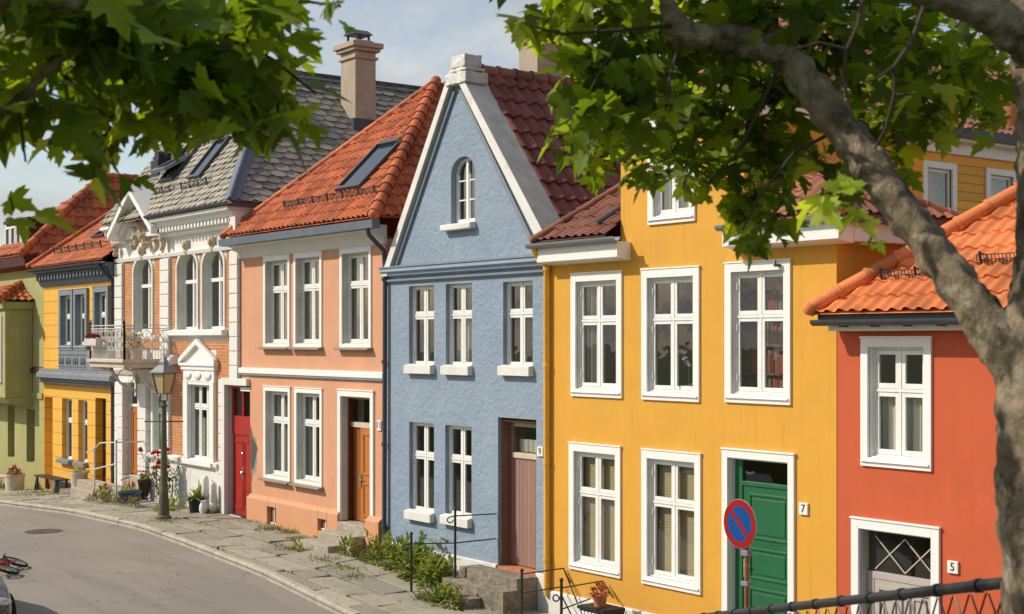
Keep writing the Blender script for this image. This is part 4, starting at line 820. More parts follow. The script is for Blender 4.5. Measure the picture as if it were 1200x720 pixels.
# front pediment dormer
px0,px1,pz,pa=-24.72,-21.72,6.92,8.22; cx=(px0+px1)/2
mb=MB(); mb.prism([(px0+.35,pz),(px1-.35,pz),(px1-.35,7.15),(cx,8.02),(px0+.35,7.15)],-.12,.9)
mb.prism([(px0,pz-.02),(px0,pz+.16),(cx,pa),(cx,pa-.20)],-.48,.15); mb.prism([(px1,pz-.02),(cx,pa-.20),(cx,pa),(px1,pz+.16)],-.48,.15); mb.prism([(px0+.28,pz+.1),(cx,pa-.32),(cx,pa-.2),(px0+.15,pz+.15)],-.26,0); mb.prism([(px1-.28,pz+.1),(px1-.15,pz+.15),(cx,pa-.2),(cx,pa-.32)],-.26,0)
mb.build('pediment','white_trim',H,bevel=.006)
mb=MB(); mb.add([(px0-.02,-.5,pz+.17),(cx,-.5,pa+.02),(cx,1.2,pa+.02),(px0-.02,1.2,pz+.17)],[(0,1,2,3)]); mb.add([(px1+.02,-.5,pz+.17),(px1+.02,1.2,pz+.17),(cx,1.2,pa+.02),(cx,-.5,pa+.02)],[(0,1,2,3)])
pd=mb.build('pediment_roof',None,H,mats=['white_trim','lead_blue'],recalc=False)
mb=MB(); mb.prism([(cx,pa+.03),(px1+.05,pz+.17),(px1+.05,pz+.22),(cx,pa+.09)],.16,1.1); mb.prism([(cx,pa+.03),(cx,pa+.09),(px0-.05,pz+.22),(px0-.05,pz+.17)],.16,1.1); mb.build('dormer_sheet','lead_blue',H)
# slate roof: steep front, long hipped side to the right, ridge running back
tf=1.27; ts=.985; EX=-17.25; ZE=7.36; XRg=-21.2; ZRg=ZE+(EX-XRg)*ts; yr=-.42+(ZRg-ZE)/tf
sf=math.hypot(1,tf); ss=math.hypot(1,ts)
slated('roof','slate_warm',H,(-25.3,-.42,ZE),(1,0,0),(0,1,tf),[(0,0),(-25.3*-1+EX,0),(-25.3*-1+XRg,(yr+.42)*sf),(0,(yr+.42)*sf)],w=.30,h=.20,cl=.36)
slated('roof','slate_grey',H,(EX,-.42,ZE),(0,1,0),(-1,0,ts),[(0,0),(11,0),(11,(EX-XRg)*ss),(yr+.42,(EX-XRg)*ss)],w=.40,h=.25,cl=.25)
mb=MB(); mb.add([(EX,-.42,ZE-.03),(EX,10.5,ZE-.03),(XRg,10.5,ZRg-.03),(XRg,yr,ZRg-.03)],[(0,1,2,3)]); mb.add([(-25.3,-.42,ZE-.03),(EX,-.42,ZE-.03),(XRg,yr,ZRg-.03),(-25.3,yr,ZRg-.03)],[(0,1,2,3)]); mb.add([(-25.3,yr,ZRg-.03),(XRg,yr,ZRg-.03),(XRg,10.5,ZRg-.03),(-25.3,10.5,ZRg-.03)],[(0,1,2,3)]); mb.add([(-25.3,-.42,ZE),(-25.3,yr,ZRg),(-25.3,10.5,ZRg),(-25.3,10.5,ZE)],[(0,1,2,3)]); mb.build('roof_deck','slate_grey',H,recalc=False)
mb=MB(); a=Vector((EX+.02,-.46,ZE+.03)); b=Vector((XRg,yr,ZRg+.05))
for (u1,off) in ((Vector((-.36,0,0)),1),(Vector((0,.36,0)),2)):
    n1=Vector((0,0,.04)); dz=Vector((0,0,.0))
    if off==1: mb.add([a+n1,b+n1,b+Vector((-.3,0,0))+n1,a+Vector((-.3,0,0))+n1],[(0,1,2,3)])
    else: mb.add([a+n1,a+Vector((0,.26,0))+n1,b+Vector((0,.26,0))+n1,b+n1],[(0,1,2,3)])
mb.tube([a+n1,b+n1],.05,8); mb.build('hip_flashing','lead_blue',H)
mb=MB(); mb.tube([(XRg,yr,ZRg+.05),(XRg,10.5,ZRg+.05)],.07,8); mb.box(XRg-.02,XRg+.22,yr,10.5,ZRg-.16,ZRg-.10); mb.build('ridge_capping','gutter_grey',H)
gutter(H,-22.0,-17.15,-.50,7.36,'gutter_grey',.07)
mb=MB(); mb.box(EX-.02,EX+.10,-.45,8,ZE-.10,ZE-.02); mb.build('side_gutter','gutter_grey',H)
MB().box(-17.63,-17.58,.05,8,6.2,ZE-.1).build('side_cladding','red_brown_wood',H); mb=MB(); mb.box(-17.6,-17.28,-.30,.25,6.62,7.2); mb.box(-17.66,-17.24,-.34,.3,7.2,7.3); mb.tube([(-17.35,-.1,6.6),(-17.38,-.06,6.3),(-17.5,-.05,6.1)],.05,8); mb.build('corner_bracket','pale_lining',H,bevel=.01)
f=lambda y:ZE+.05+(y+.42)*tf
skylight(H,-21.0,-20.25,.22,1.05,f); skylight(H,-23.0,-22.1,.30,1.2,f,open_=-22)
skylight(H,-20.6,-19.9,1.55,2.3,f)
snow_guard(H,(-20.95,.0,f(0)+.03),(-19.4,.0,f(0)+.03),h=.14,gap=.16,n=4); snow_guard(H,(-22.6,.0,f(0)+.03),(-21.6,.0,f(0)+.03),h=.14,gap=.16,n=3)
ch=MB(); ch.box(-20.35,-19.58,4.2,4.82,8.8,11.75); ch=ch.build('chimney','chimney_render',H,bevel=.02)
q=MB(); q.box(-20.40,-19.53,4.15,4.87,11.55,11.62); q.box(-20.44,-19.49,4.11,4.91,11.75,11.84); q.box(-20.50,-19.43,4.05,4.97,11.84,11.98); q.box(-20.30,-19.63,4.25,4.77,11.98,12.06); q.build('chimney_head','chimney_render',ch,bevel=.015)
q=MB(); q.prism([(-20.25,12.22),(-19.68,12.22),(-19.96,12.38)],4.22,4.8)
for x in (-20.2,-19.75): q.box(x,x+.05,4.3,4.35,12.05,12.24); q.box(x,x+.05,4.66,4.71,12.05,12.24)
q.build('rain_cap','gutter_grey',ch)
q=MB(); q.box(-20.42,-19.53,4.12,4.9,9.4,9.98); fl=q.build('chimney_flashing','gutter_grey',ch)
q=MB(); q.box(-24.1,-23.62,.5,1.0,7.6,9.05); fl=q.build('flue_box','black_plastic',H,bevel=.02)
q=MB(); q.tube([(-23.86,.56,9.12),(-23.86,.94,9.12)],.17,14); q.box(-24.04,-23.68,.55,.95,9.05,9.12); q.build('cowl','black_plastic',fl,smooth=True)
# wall lamp on the brick
q=MB(); q.prismx([(-.26,3.62),(-.02,3.62),(-.02,3.86),(-.12,3.86),(-.26,3.74)],-21.36,-21.1); q.build('wall_lamp','white_trim',H,bevel=.01)
# balcony with wrought iron
q=MB(); q.box(-24.0,-21.62,-1.22,0,3.53,3.70); q.box(-24.06,-21.56,-1.28,0,3.66,3.73); bal=q.build('balcony','pot_cream',H,bevel=.01)
q=MB()
def panel(p0,p1):
    p0=Vector(p0);p1=Vector(p1); d=p1-p0; L=d.length; Z=lambda t,z:(p0.x+d.x*t,p0.y+d.y*t,z)
    for z in (3.74,3.98,4.52,4.60): q.bar(Z(0,z),Z(1,z),.022)
    n=int(L/.07)
    for k in range(n+1): q.bar(Z(k/n,3.74),Z(k/n,3.98),.013)
    for k in range(n//2+1): q.bar(Z(2*k/n,3.98),Z(2*k/n,4.52),.012)
    m=max(3,int(L/.2))
    for k in range(m):
        c=(k+.5)/m
        for (zz,r_) in ((4.12,.105),(4.36,.11),(4.25,.06)):
            pts=[(p0.x+d.x*(c+r_/L*math.cos(t)),p0.y+d.y*(c+r_/L*math.cos(t)),zz+r_*math.sin(t)) for t in [2*PI*i/12 for i in range(13)]]
            q.tube(pts,.011,5,False)
    for t in (0,1): q.bar(Z(t,3.7),Z(t,4.7),.04); q.ball(Z(t,4.74),.035)
panel((-23.97,-1.2,0),(-21.65,-1.2,0)); panel((-21.65,-1.2,0),(-21.65,-.02,0)); panel((-23.97,-.02,0),(-23.97,-1.2,0)); q.build('railing','white_iron',bal)
for x in (-23.7,-21.9):
    q=MB(); q.tube([(x,-1.1,3.52),(x,-.75,3.42),(x,-.5,3.1),(x,-.3,2.95),(x,-.06,2.9)],.035,8); q.tube([(x+.0,-.35+.22*math.cos(t),3.27+.2*math.sin(t)) for t in [2*PI*i/14 for i in range(15)]],.014,6,False); q.box(x-.05,x+.05,-.1,-.001,2.75,3.52); q.build('bracket','white_iron',bal)
# ================================================================== LEFT YELLOW HOUSE
H=thing('house','small bright yellow house with blue grey window surrounds and a dark brown door','house',(-28.3,0,-.1),'terraced houses along the street')
lye=H
L1=[(-29.62,-28.75,.69,2.50),(-28.25,-27.5,.69,2.50)]; L2=[(-29.72,-28.55,3.93,5.70),(-28.45,-27.38,3.93,5.70),(-26.9,-25.72,3.93,5.72)]
mb=MB(); facade(mb,-31.28,-25.25,-.4,6.3,[(*w,.17) for w in L1]+[(a+.05,b-.05,c+.05,d-.05,0) for a,b,c,d in L2]+[(-26.87,-26.05,.2,2.6,.24),(-31.2,-30.45,-.3,2.5,.6)])
mb.build('wall','yellow_band',H,recalc=False); shell(H,-31.275,-25.255,-.5,6.3,7,'left_yellow_wall'); rooms(H,-31.2,-25.3,[-.2,3.1,6.2])
MB().box(-31.2,-30.45,.6,.65,-.3,2.5).build('gate_door','white_sash',H)
for w in L1: window(H,*w,trim=0,depth=.17,bar=.36,lining=None,sill=('zinc',.10,.16,.08),cur=None)
for w in L2: window(H,*w,trim=.15,proud=.08,depth=.10,bar=.42,trim_mat='slate_blue_trim',lining='slate_blue_trim',cur='drapes')
d=MB(); d.box(-26.87,-26.05,.22,.28,.2,2.6); ring(d,-26.8,-26.12,.3,1.2,.06,.2,.22); ring(d,-26.8,-26.12,1.3,2.5,.06,.2,.22); d=d.build('door','dark_wood',H); q=MB(); q.ball((-26.2,.18,1.2),.03); q.build('handle','chrome',d)
mb=MB(); mb.prismx([(-.10,2.98),(0,2.94),(0,3.38),(-.14,3.36),(-.14,3.28),(-.22,3.22),(-.22,3.10),(-.12,3.06)],-31.3,-25.25); mb.box(-29.75,-25.7,-.06,-.001,3.38,3.94); mb.build('string_course','zinc',H,bevel=.006)
mb=MB(); mb.prismx([(-.20,2.945),(0,2.93),(0,2.965),(-.20,2.975)],-31.3,-25.25); mb.build('lead_strip','gutter_grey',H)
q=MB()
for x in (-29.5,-28.9,-28.3,-27.7,-26.7,-26.1):
    for t in range(3): q.ball((x+(t-1)*.14,-.07,3.62),(.06,.025,.11))
    q.box(x-.25,x+.25,-.075,-.061,3.78,3.82); q.box(x-.25,x+.25,-.075,-.061,3.44,3.48)
q.build('balustrade_relief','lead_blue',H)
mb=MB(); mb.prismx([(-.08,5.88),(0,5.85),(0,6.36),(-.34,6.36),(-.34,6.26),(-.2,6.22),(-.16,6.05)],-31.35,-25.25)
k=-31.2
while k<-25.4: mb.box(k,k+.12,-.27,-.05,6.04,6.18); k+=.27
mb.build('eave_cornice','lead_blue',H,bevel=.004); gutter(H,-31.4,-25.2,-.42,6.38,'gutter_grey',.07)
tp=.68; s=math.hypot(1,tp)
tiled('roof','tile_left',H,(-31.32,-.42,6.45),(1,0,0),(0,1,tp),[(0,0),(6.1,0),(6.1,3.1*s),(0,3.1*s)],period=.16,row=.26,amp=.022,th=.02)
mb=MB(); mb.quad((-31.32,-.42,6.43),(-25.22,-.42,6.43),(-25.22,2.68,6.43+3.1*tp),(-31.32,2.68,6.43+3.1*tp)); mb.quad((-31.32,2.68,6.43+3.1*tp),(-25.22,2.68,6.43+3.1*tp),(-25.22,7,6.43),(-31.32,7,6.43)); mb.quad((-31.32,-.42,6.43),(-31.32,2.68,6.43+3.1*tp),(-31.32,7,6.43),(-31.32,3,6.2)); mb.build('roof_deck','tile_left',H,recalc=False)
ridge('verge_tiles','tile_left',H,(-31.32,-.45,6.5),(-31.32,2.68,6.5+3.13*tp),.08,.3)
skylight(H,-29.0,-28.1,.7,1.5,lambda y:6.47+(y+.42)*tp); snow_guard(H,(-30.6,.1,6.84),(-26.6,.1,6.84),h=.18,gap=.12,n=7)
downpipe(H,[(-25.6,-.42,6.32),(-25.45,-.3,6.1),(-25.35,-.08,5.85),(-25.35,-.08,.1)],'gutter_grey',.05)
mb=MB(); mb.prismx([(-.05,-.6),(.02,-.6),(.02,.08),(-.05,.05)],-30.4,-26.9); mb.build('plinth','zinc',H)
# ================================================================== GREEN HOUSE
H=thing('house','olive green house with a projecting bay, hipped orange roof and dark dormer','house',(-36,0,-.5),'terraced houses along the street')
gre=H
mb=MB(); facade(mb,-36.2,-31.3,-1.0,6.7,[(-34.8,-34.1,.42,2.1,.22),(-32.9,-32.1,.38,2.06,.22)]); mb.build('wall','olive_wall',H,recalc=False); shell(H,-36.2,-31.3,-1.2,6.7,9,'olive_wall',left=True); rooms(H,-36.2,-31.4,[-.3,2.3,6.5])
for w in ((-34.8,-34.1,.42,2.1),(-32.9,-32.1,.38,2.06)): window(H,*w,trim=0,depth=.22,bar=.33,lining=None,sash='olive_trim')
mb=MB(); mb.box(-36.2,-32.3,-.85,-.01,2.45,5.35); mb.prismx([(-.88,2.45),(0,2.45),(0,2.15),(-.7,2.25)],-36.22,-32.28); mb.prismx([(-.95,5.2),(0,5.2),(0,5.42),(-.98,5.42)],-36.3,-32.2); by=mb.build('bay','olive_wall',H,bevel=.01)
q=MB(); ring(q,-35.2,-34.2,2.9,5.0,.08,-.9,-.85); ring(q,-33.6,-32.6,2.9,5.0,.08,-.9,-.85); q.box(-34.74,-34.66,-.9,-.85,2.98,4.92); q.box(-33.14,-33.06,-.9,-.85,2.98,4.92); wq=q.build('bay_window','white_sash',by); MB().box(-35.12,-34.28,-.862,-.855,2.98,4.92).box(-33.52,-32.68,-.862,-.855,2.98,4.92).build('pane','skylight_glass',wq)
tiled('bay_roof','tile_left',H,(-36.4,-1.1,5.45),(1,0,0),(0,1,.5),[(0,0),(4.3,0),(3.0,1.25),(1.3,1.25)],period=.24,row=.34,amp=.04,th=.035); tiled('bay_roof','tile_left',H,(-32.1,-1.1,5.45),(0,1,0),(-1,0,.42),[(0,0),(1.1,0),(1.1,1.3)],period=.24,row=.34,amp=.04,th=.035)
ridge('bay_hip_tiles','tile_left',H,(-32.08,-1.12,5.5),(-33.4,.0,6.05),.12,.35)
mb=MB(); mb.prismx([(-.36,6.55),(0,6.45),(0,6.85),(-.40,6.85)],-36.3,-31.9); mb.box(-32.0,-31.9,0,9,6.6,6.85); mb.prismx([(-.08,3.2),(0,3.2),(0,3.4),(-.1,3.36)],-32.26,-31.3); mb.build('eave_box','maroon_wood',H)
mb=MB(); mb.box(-32.3,-31.3,-.05,-.001,2.42,2.6); mb.build('string_course','olive_trim',H)
EX=-31.95; ZE=6.9; ax=1.95; by_=3.25; hz=2.78; tx_=hz/ax; ty_=hz/by_; sx_=math.hypot(1,tx_); sy_=math.hypot(1,ty_)
tiled('roof','tile_left',H,(EX,-.42,ZE),(0,1,0),(-1,0,tx_),[(0,0),(10,0),(10,ax*sx_),(by_,ax*sx_)],period=.30,row=.40,amp=.05,th=.05)
tiled('roof','tile_left',H,(EX-2*ax,-.42,ZE),(1,0,0),(0,1,ty_),[(0,0),(2*ax,0),(ax,by_*sy_)],period=.30,row=.40,amp=.05,th=.05)
A=(EX-ax,-.42+by_,ZE+hz-.03)
mb=MB(); mb.add([(EX,-.42,ZE-.03),(EX,9.5,ZE-.03),(A[0],9.5,A[2]),A],[(0,1,2,3)]); mb.add([(EX-2*ax,-.42,ZE-.03),(EX,-.42,ZE-.03),A],[(0,1,2)]); mb.add([(EX-2*ax,-.42,ZE-.03),A,(A[0],9.5,A[2]),(EX-2*ax,9.5,ZE-.03)],[(0,1,2,3)]); mb.build('roof_deck','tile_left',H,recalc=False)
ridge('hip_tiles','tile_left',H,(EX,-.45,ZE+.05),(A[0],A[1],A[2]+.08),.13,.4); ridge('ridge_tiles','tile_left',H,(A[0],A[1],A[2]+.08),(A[0],9.5,A[2]+.08),.12,.4)
mb=MB(); mb.box(-35.3,-33.0,.12,1.7,6.9,8.05); mb.box(-35.4,-32.9,.04,1.75,8.05,8.15); dm=mb.build('dormer','maroon_wood',H); q=MB()
for k in range(4): xa=-35.25+k*.56; ring(q,xa,xa+.5,7.1,7.95,.07,.05,.118)
wq=q.build('dormer_window','white_sash',dm); 
q=MB()
for k in range(4): xa=-35.25+k*.56; q.box(xa+.07,xa+.43,.09,.10,7.17,7.88)
q.build('dormer_pane','skylight_glass',dm)
# ================================================================== TIMBER HOUSE BEHIND
H=thing('house','ochre weatherboarded house with white windows and pinkish tiled roof seen behind the orange roof','house',(-8.5,12.5,-.5),'houses behind the terrace')
tim=H
XS=-6.35; wins=[(10.25,11.1,6.62,7.85),(12.45,13.3,6.62,7.85)]
mb=MB(); hs=[(a,b,c,d) for a,b,c,d in wins]
xs=sorted({8.6,18,*[h[0] for h in hs],*[h[1] for h in hs]}); zs=sorted({-.5,8.45,6.62,7.85})
for a,b in zip(xs,xs[1:]):
    for c,d in zip(zs,zs[1:]):
        if any(h[0]<=a and b<=h[1] and h[2]<=c and d<=h[3] for h in hs): continue
        mb.quad((XS,a,c),(XS,b,c),(XS,b,d),(XS,a,d))
mb.quad((XS,8.6,-.5),(XS,8.6,8.45),(-11,8.6,8.45),(-11,8.6,-.5)); mb.build('wall','timber_yellow',H,recalc=False)
MB().box(-8.6,-8.5,8.7,18,5.8,8.4).box(-8.5,XS-.05,8.7,18,5.8,5.9).build('interior_wall','interior',H)
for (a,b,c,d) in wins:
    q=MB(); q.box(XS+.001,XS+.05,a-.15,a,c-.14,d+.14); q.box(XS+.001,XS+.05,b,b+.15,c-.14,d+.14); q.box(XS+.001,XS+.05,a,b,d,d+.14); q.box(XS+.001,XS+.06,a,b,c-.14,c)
    w=q.build('window','white_trim',H,bevel=.005); q=MB(); q.box(XS-.08,XS-.03,a,a+.07,c,d); q.box(XS-.08,XS-.03,b-.07,b,c,d); q.box(XS-.08,XS-.03,a+.07,b-.07,c,c+.08); q.box(XS-.08,XS-.03,a+.07,b-.07,d-.07,d); q.build('sash','white_sash',w); MB().quad((XS-.05,a+.07,c+.08),(XS-.05,b-.07,c+.08),(XS-.05,b-.07,d-.07),(XS-.05,a+.07,d-.07)).build('pane','window_glass',w,recalc=False); MB().box(XS-.32,XS-.30,a-.1,b+.1,c-.1,d+.1).build('curtain','terracotta',w)  # terracotta sheet added behind each pane to imitate a tiled roof's reflection, no curtain
mb=MB(); mb.box(XS+.001,XS+.04,8.6,18,8.2,8.45); mb.box(XS+.0,XS+.30,8.3,18,8.44,8.56); mb.build('eave_board','white_trim',H); mb=MB(); mb.box(XS+.27,XS+.42,8.2,18,8.50,8.70); mb.build('gutter','gutter_grey',H)
tp=.72; s=math.hypot(1,tp)
tiled('roof','tile_pink',H,(XS+.36,8.2,8.66),(0,1,0),(-1,0,tp),[(0,0),(10,0),(10,4.2*s),(0,4.2*s)],period=.24,row=.34,amp=.045,th=.04)
mb=MB(); mb.quad((XS+.36,8.2,8.63),(XS+.36,18,8.63),(XS-3.84,18,8.63+4.2*tp),(XS-3.84,8.2,8.63+4.2*tp)); mb.quad((XS-3.84,8.2,8.63+4.2*tp),(XS-3.84,18,8.63+4.2*tp),(XS-8,18,8.6),(XS-8,8.2,8.6)); mb.add([(XS+.3,8.6,8.45),(XS-8,8.6,8.45),(XS-3.84,8.6,8.6+4.2*tp)],[(0,1,2)]); mb.build('roof_deck','tile_pink',H,recalc=False)
f=lambda dx:8.68+dx*tp
mb=MB(); mb.bar((XS-.75,11.0,f(1.11)+.10),(XS-.45,13.6,f(.81)+.10),.14,.06); mb.build('white_flashing','white_trim',H)
q=MB(); q.lathe([(.26,0),(.26,.9),(.31,.92),(.31,1.02),(.22,1.02)],(XS-.2,13.45,8.75),16); q.build('chimney_pot','terracotta',H,smooth=True)
ch=MB(); ch.box(XS-4.3,XS-3.7,10.5,11.2,10.5,12.9); ch.box(XS-4.36,XS-3.64,10.44,11.26,12.9,13.05); ch.build('chimney','chimney_brick',H,bevel=.01)
# ================================================================== GROUND
KY=[(-70,-7.5),(-45,-4.2),(-32,-3.1),(-26.6,-2.75),(-23.5,-2.63),(-20.8,-2.5),(-18,-2.46),(-15.3,-2.52),(-10.2,-2.79),(-7,-2.96),(0,-3.25),(8,-3.6),(30,-4)]
ky=lambda x:interp(KY,x)
def strip(name,mat,xs,ya,yb,dz,ny=8,jit=0):
    mb=MB()
    for x in xs:
        a,b=ya(x),yb(x)
        for j in range(ny+1): mb.v.append((x,lerp(a,b,j/ny),zg(x)+dz))
    n=ny+1
    for i in range(len(xs)-1):
        for j in range(ny): mb.f.append((i*n+j,(i+1)*n+j,(i+1)*n+j+1,i*n+j+1))
    return struct(mb.build(name,mat,recalc=False))
XS_=[-70+i*1.0 for i in range(101)]
strip('road','asphalt',XS_,lambda x:-11.0,lambda x:ky(x)+.05,-.12,10)
strip('pavement_bed','dirt',XS_,lambda x:ky(x)-.02,lambda x:.25,-.045,6)
g=MB().quad((-900,-900,-4.5),(900,-900,-4.5),(900,900,-4.5),(-900,900,-4.5)).build('ground','bank_grass',recalc=False); struct(g)
# raised bank on the near side of the street
EDGE=[(-80,-12.7),(5.5,-12.7),(6.6,-11.6),(7.6,-10.3),(8.6,-10.7),(10,-11.5),(12,-12.6),(14,-13),(40,-13)]
def bank(x,y):
    e=interp(EDGE,x); top=2.35 if x<4 else interp([(4,1.9),(8,2.0),(10.3,2.45),(14,2.6)],x); lo=zg(x)-.14
    t=max(0,min(1,(e+1.3-y)/1.3)); t=t*t*(3-2*t); return lerp(lo,top,t)
mb=MB(); xs=[-60+i*.75 for i in range(134)]; ys=[-45+i*1.2 for i in range(25)]+[-15.5+i*.35 for i in range(19)]
for x in xs:
    for y in ys: mb.v.append((x,y,bank(x,y)+.05*math.sin(x*2.1+y*1.7)*(1 if y<-12 else 0)))
n=len(ys)
for i in range(len(xs)-1):
    for j in range(n-1): mb.f.append((i*n+j,(i+1)*n+j,(i+1)*n+j+1,i*n+j+1))
struct(mb.build('grass_bank','bank_grass',recalc=False,smooth='all'))
# paving slabs, uneven and split by weedy joints
mb=MB(); rs=random.Random(21); joints=[]
courses=[0.0,.62,1.15,1.72,2.30,3.0,3.7]
for ci,(ca,cb) in enumerate(zip(courses,courses[1:])):
    x=-60.0+rs.random()
    while x<14:
        L=rs.uniform(.6,1.75); x2=x+L; k=ky((x+x2)/2)+.15
        ya=-.06-ca-rs.uniform(.0,.03); yb=max(-.06-cb+rs.uniform(.0,.03),k)
        if ya-yb>.12:
            g=rs.uniform(.008,.03); tz=rs.uniform(-.008,.010); tx=rs.uniform(-.008,.008); ty=rs.uniform(-.008,.008); sk=rs.uniform(-.09,.09)
            P=[(x+g+sk,ya-g),(x2-g+sk*.6,ya-g+rs.uniform(-.03,.03)),(x2-g-sk*.6,yb+g+rs.uniform(-.02,.02)),(x+g-sk,yb+g)]
            if yb==k: P[2]=(P[2][0],k);P[3]=(P[3][0],k)
            top=[(px,py,zg(px)+tz+tx*(i in(1,2))+ty*(i in (2,3))) for i,(px,py) in enumerate(P)]
            cx=sum(p[0] for p in P)/4; cy=sum(p[1] for p in P)/4
            ins=[(lerp(px,cx,.022),lerp(py,cy,.03),pz+.006) for (px,py,pz) in top]
            o=len(mb.v); mb.v+=ins+top+[(px,py,pz-.12) for px,py,pz in top]
            mb.f.append((o,o+3,o+2,o+1))
            for i in range(4):
                j=(i+1)%4; mb.f.append((o+i,o+j,o+4+j,o+4+i)); mb.f.append((o+4+i,o+4+j,o+8+j,o+8+i))
            joints+= [(x,lerp(ya,yb,rs.random())) for _ in range(2)]+[(lerp(x,x2,rs.random()),yb) for _ in range(2)]
        x=x2
struct(mb.build('pavement','paving'))
mb=MB(); x=-60
while x<14:
    L=rs.uniform(.9,1.5); a,b=x+.008,x+L-.008; y0,y1=ky(a),ky(b); h=.012+rs.uniform(-.008,.012)
    o=len(mb.v)
    for (xx,yy) in ((a,y0),(b,y1)):
        z=zg(xx); mb.v+=[(xx,yy-.01,z-.3),(xx,yy,z+h-.025),(xx,yy+.025,z+h),(xx,yy+.14,z+h),(xx,yy+.14,z-.3)]
    for i in range(4): mb.f.append((o+i,o+i+1,o+6+i,o+5+i))
    mb.f.append((o,o+1,o+2,o+3,o+4)); mb.f.append((o+9,o+8,o+7,o+6,o+5)); x+=L
struct(mb.build('kerb','kerb_stone'))
zr_=zg(-18.65)-.12
c=thing('manhole_cover','round dark iron manhole cover set in the asphalt near the kerb','manhole cover',(-18.65,-4.2,zr_))
q=MB(); q.lathe([(.40,.0),(.40,.012),(.36,.014)],(-18.65,-4.2,zr_),28); q.build('rim','iron_cover',c)
q=MB(); q.lathe([(.345,0),(.345,.012)],(-18.65,-4.2,zr_),28)
for k in range(-4,5): w=math.sqrt(max(0,.32**2-(k*.07)**2)); q.box(-18.65-w,-18.65+w,-4.2+k*.07-.015,-4.2+k*.07+.015,zr_+.012,zr_+.020)
q.build('lid','iron_cover',c)
# ================================================================== PLANT KIT
def blade(mb,p,d,L,w,droop=.5,n=4):
    p=Vector(p); d=Vector(d).normalized(); s=d.cross(Vector((0,0,1)))
    s=(s.normalized() if s.length>1e-3 else Vector((1,0,0)))*w/2; o=len(mb.v); pos=p.copy(); dd=d.copy()
    for i in range(n+1):
        t=i/n; ww=math.sin(PI*min(1,.18+t*.82))**.8 if i<n else 0.02
        mb.v+= [tuple(pos-s*ww),tuple(pos+s*ww)]; dd=(dd+Vector((0,0,-droop/n))).normalized(); pos=pos+dd*L/n
    for i in range(n): mb.f.append((o+2*i,o+2*i+1,o+2*i+3,o+2*i+2))
def rdir(r,up=.3):
    a=r.uniform(0,2*PI); z=r.uniform(up,1); k=math.sqrt(max(0,1-z*z)); return Vector((math.cos(a)*k,math.sin(a)*k,z))
def tuft(mb,r,x,y,z,n,h,spread=.1,w=.012):
    for _ in range(n): blade(mb,(x+r.gauss(0,spread),y+r.gauss(0,spread),z),rdir(r,.45),h*r.uniform(.5,1.2),w*r.uniform(.7,1.4),r.uniform(.2,.9),3)
def bushy(mb,r,c,rad,n,L,w,droop=.5):
    for _ in range(n):
        d=rdir(r,-.2); p=Vector(c)+Vector((d.x*rad[0],d.y*rad[1],abs(d.z)*rad[2]))*r.uniform(.3,1)**.6
        blade(mb,p,(d+Vector((r.uniform(-.6,.6),r.uniform(-.6,.6),r.uniform(-.2,.7)))),L*r.uniform(.6,1.3),w*r.uniform(.7,1.3),droop,3)
def blooms(mb,r,c,rad,n,s):
    for _ in range(n):
        d=rdir(r,-.3); p=Vector(c)+Vector((d.x*rad[0],d.y*rad[1],d.z*rad[2]))*r.uniform(.5,1)
        for k in range(6): blade(mb,p,rdir(r,-.3),s,s*.8,.1,2)
rp=random.Random(5)
gr=MB()
for (x,y) in joints:
    if -34<x<0 and rp.random()<.7: tuft(gr,rp,x,y,zg(x)-.03,rp.randint(5,18),.07,.06,.012)
for (x,y,n,h,s) in [(-17.9,-1.72,160,.08,.20),(-18.8,-1.5,110,.07,.22),(-15.4,-.35,220,.13,.16),(-14.8,-.25,160,.12,.14),(-13.9,-.5,150,.10,.14),(-12.9,-1.2,150,.10,.14),(-13.6,-1.25,80,.07,.16),(-11.3,-.35,260,.16,.15),(-11.0,-.5,140,.15,.12),(-11.5,-1.2,160,.08,.2),(-10.7,-1.3,140,.08,.22),(-9.9,-1.5,160,.09,.2),(-18.6,-.25,120,.2,.07),(-16.9,-1.2,90,.06,.2),(-15.9,-1.7,70,.05,.2),(-13.0,-2.0,60,.05,.2),(-27.5,-.8,260,.12,.5),(-29.5,-.6,200,.12,.4),(-33.5,-.6,300,.14,.7),(-25,-1.2,160,.07,.4),(-20,-.5,160,.1,.4),(-7.9,-1.25,160,.16,.12),(-12.3,-.2,100,.1,.1),(-16.5,-.12,120,.1,.25),(-6.0,-1.2,160,.14,.2)]:
    tuft(gr,rp,x,y,zg(x)-.02,int(n*1.5),h*1.15,s,.014)
for k in range(420):
    x=rp.uniform(-34,-3); y=ky(x)+.16+rp.uniform(-.02,.05); tuft(gr,rp,x,y,zg(x)-.02,3,.05,.03,.01)
tag(gr.build('grass','grass_blade',recalc=False),'short grass growing in the joints of the paving slabs','grass',kind='stuff')
def plant(name,label,loc,parts,cat='plant',group=None):
    t=thing(name,label,cat,loc,group)
    for nm,mb,mat in parts: mb.build(nm,mat,t,recalc=False)
    return t
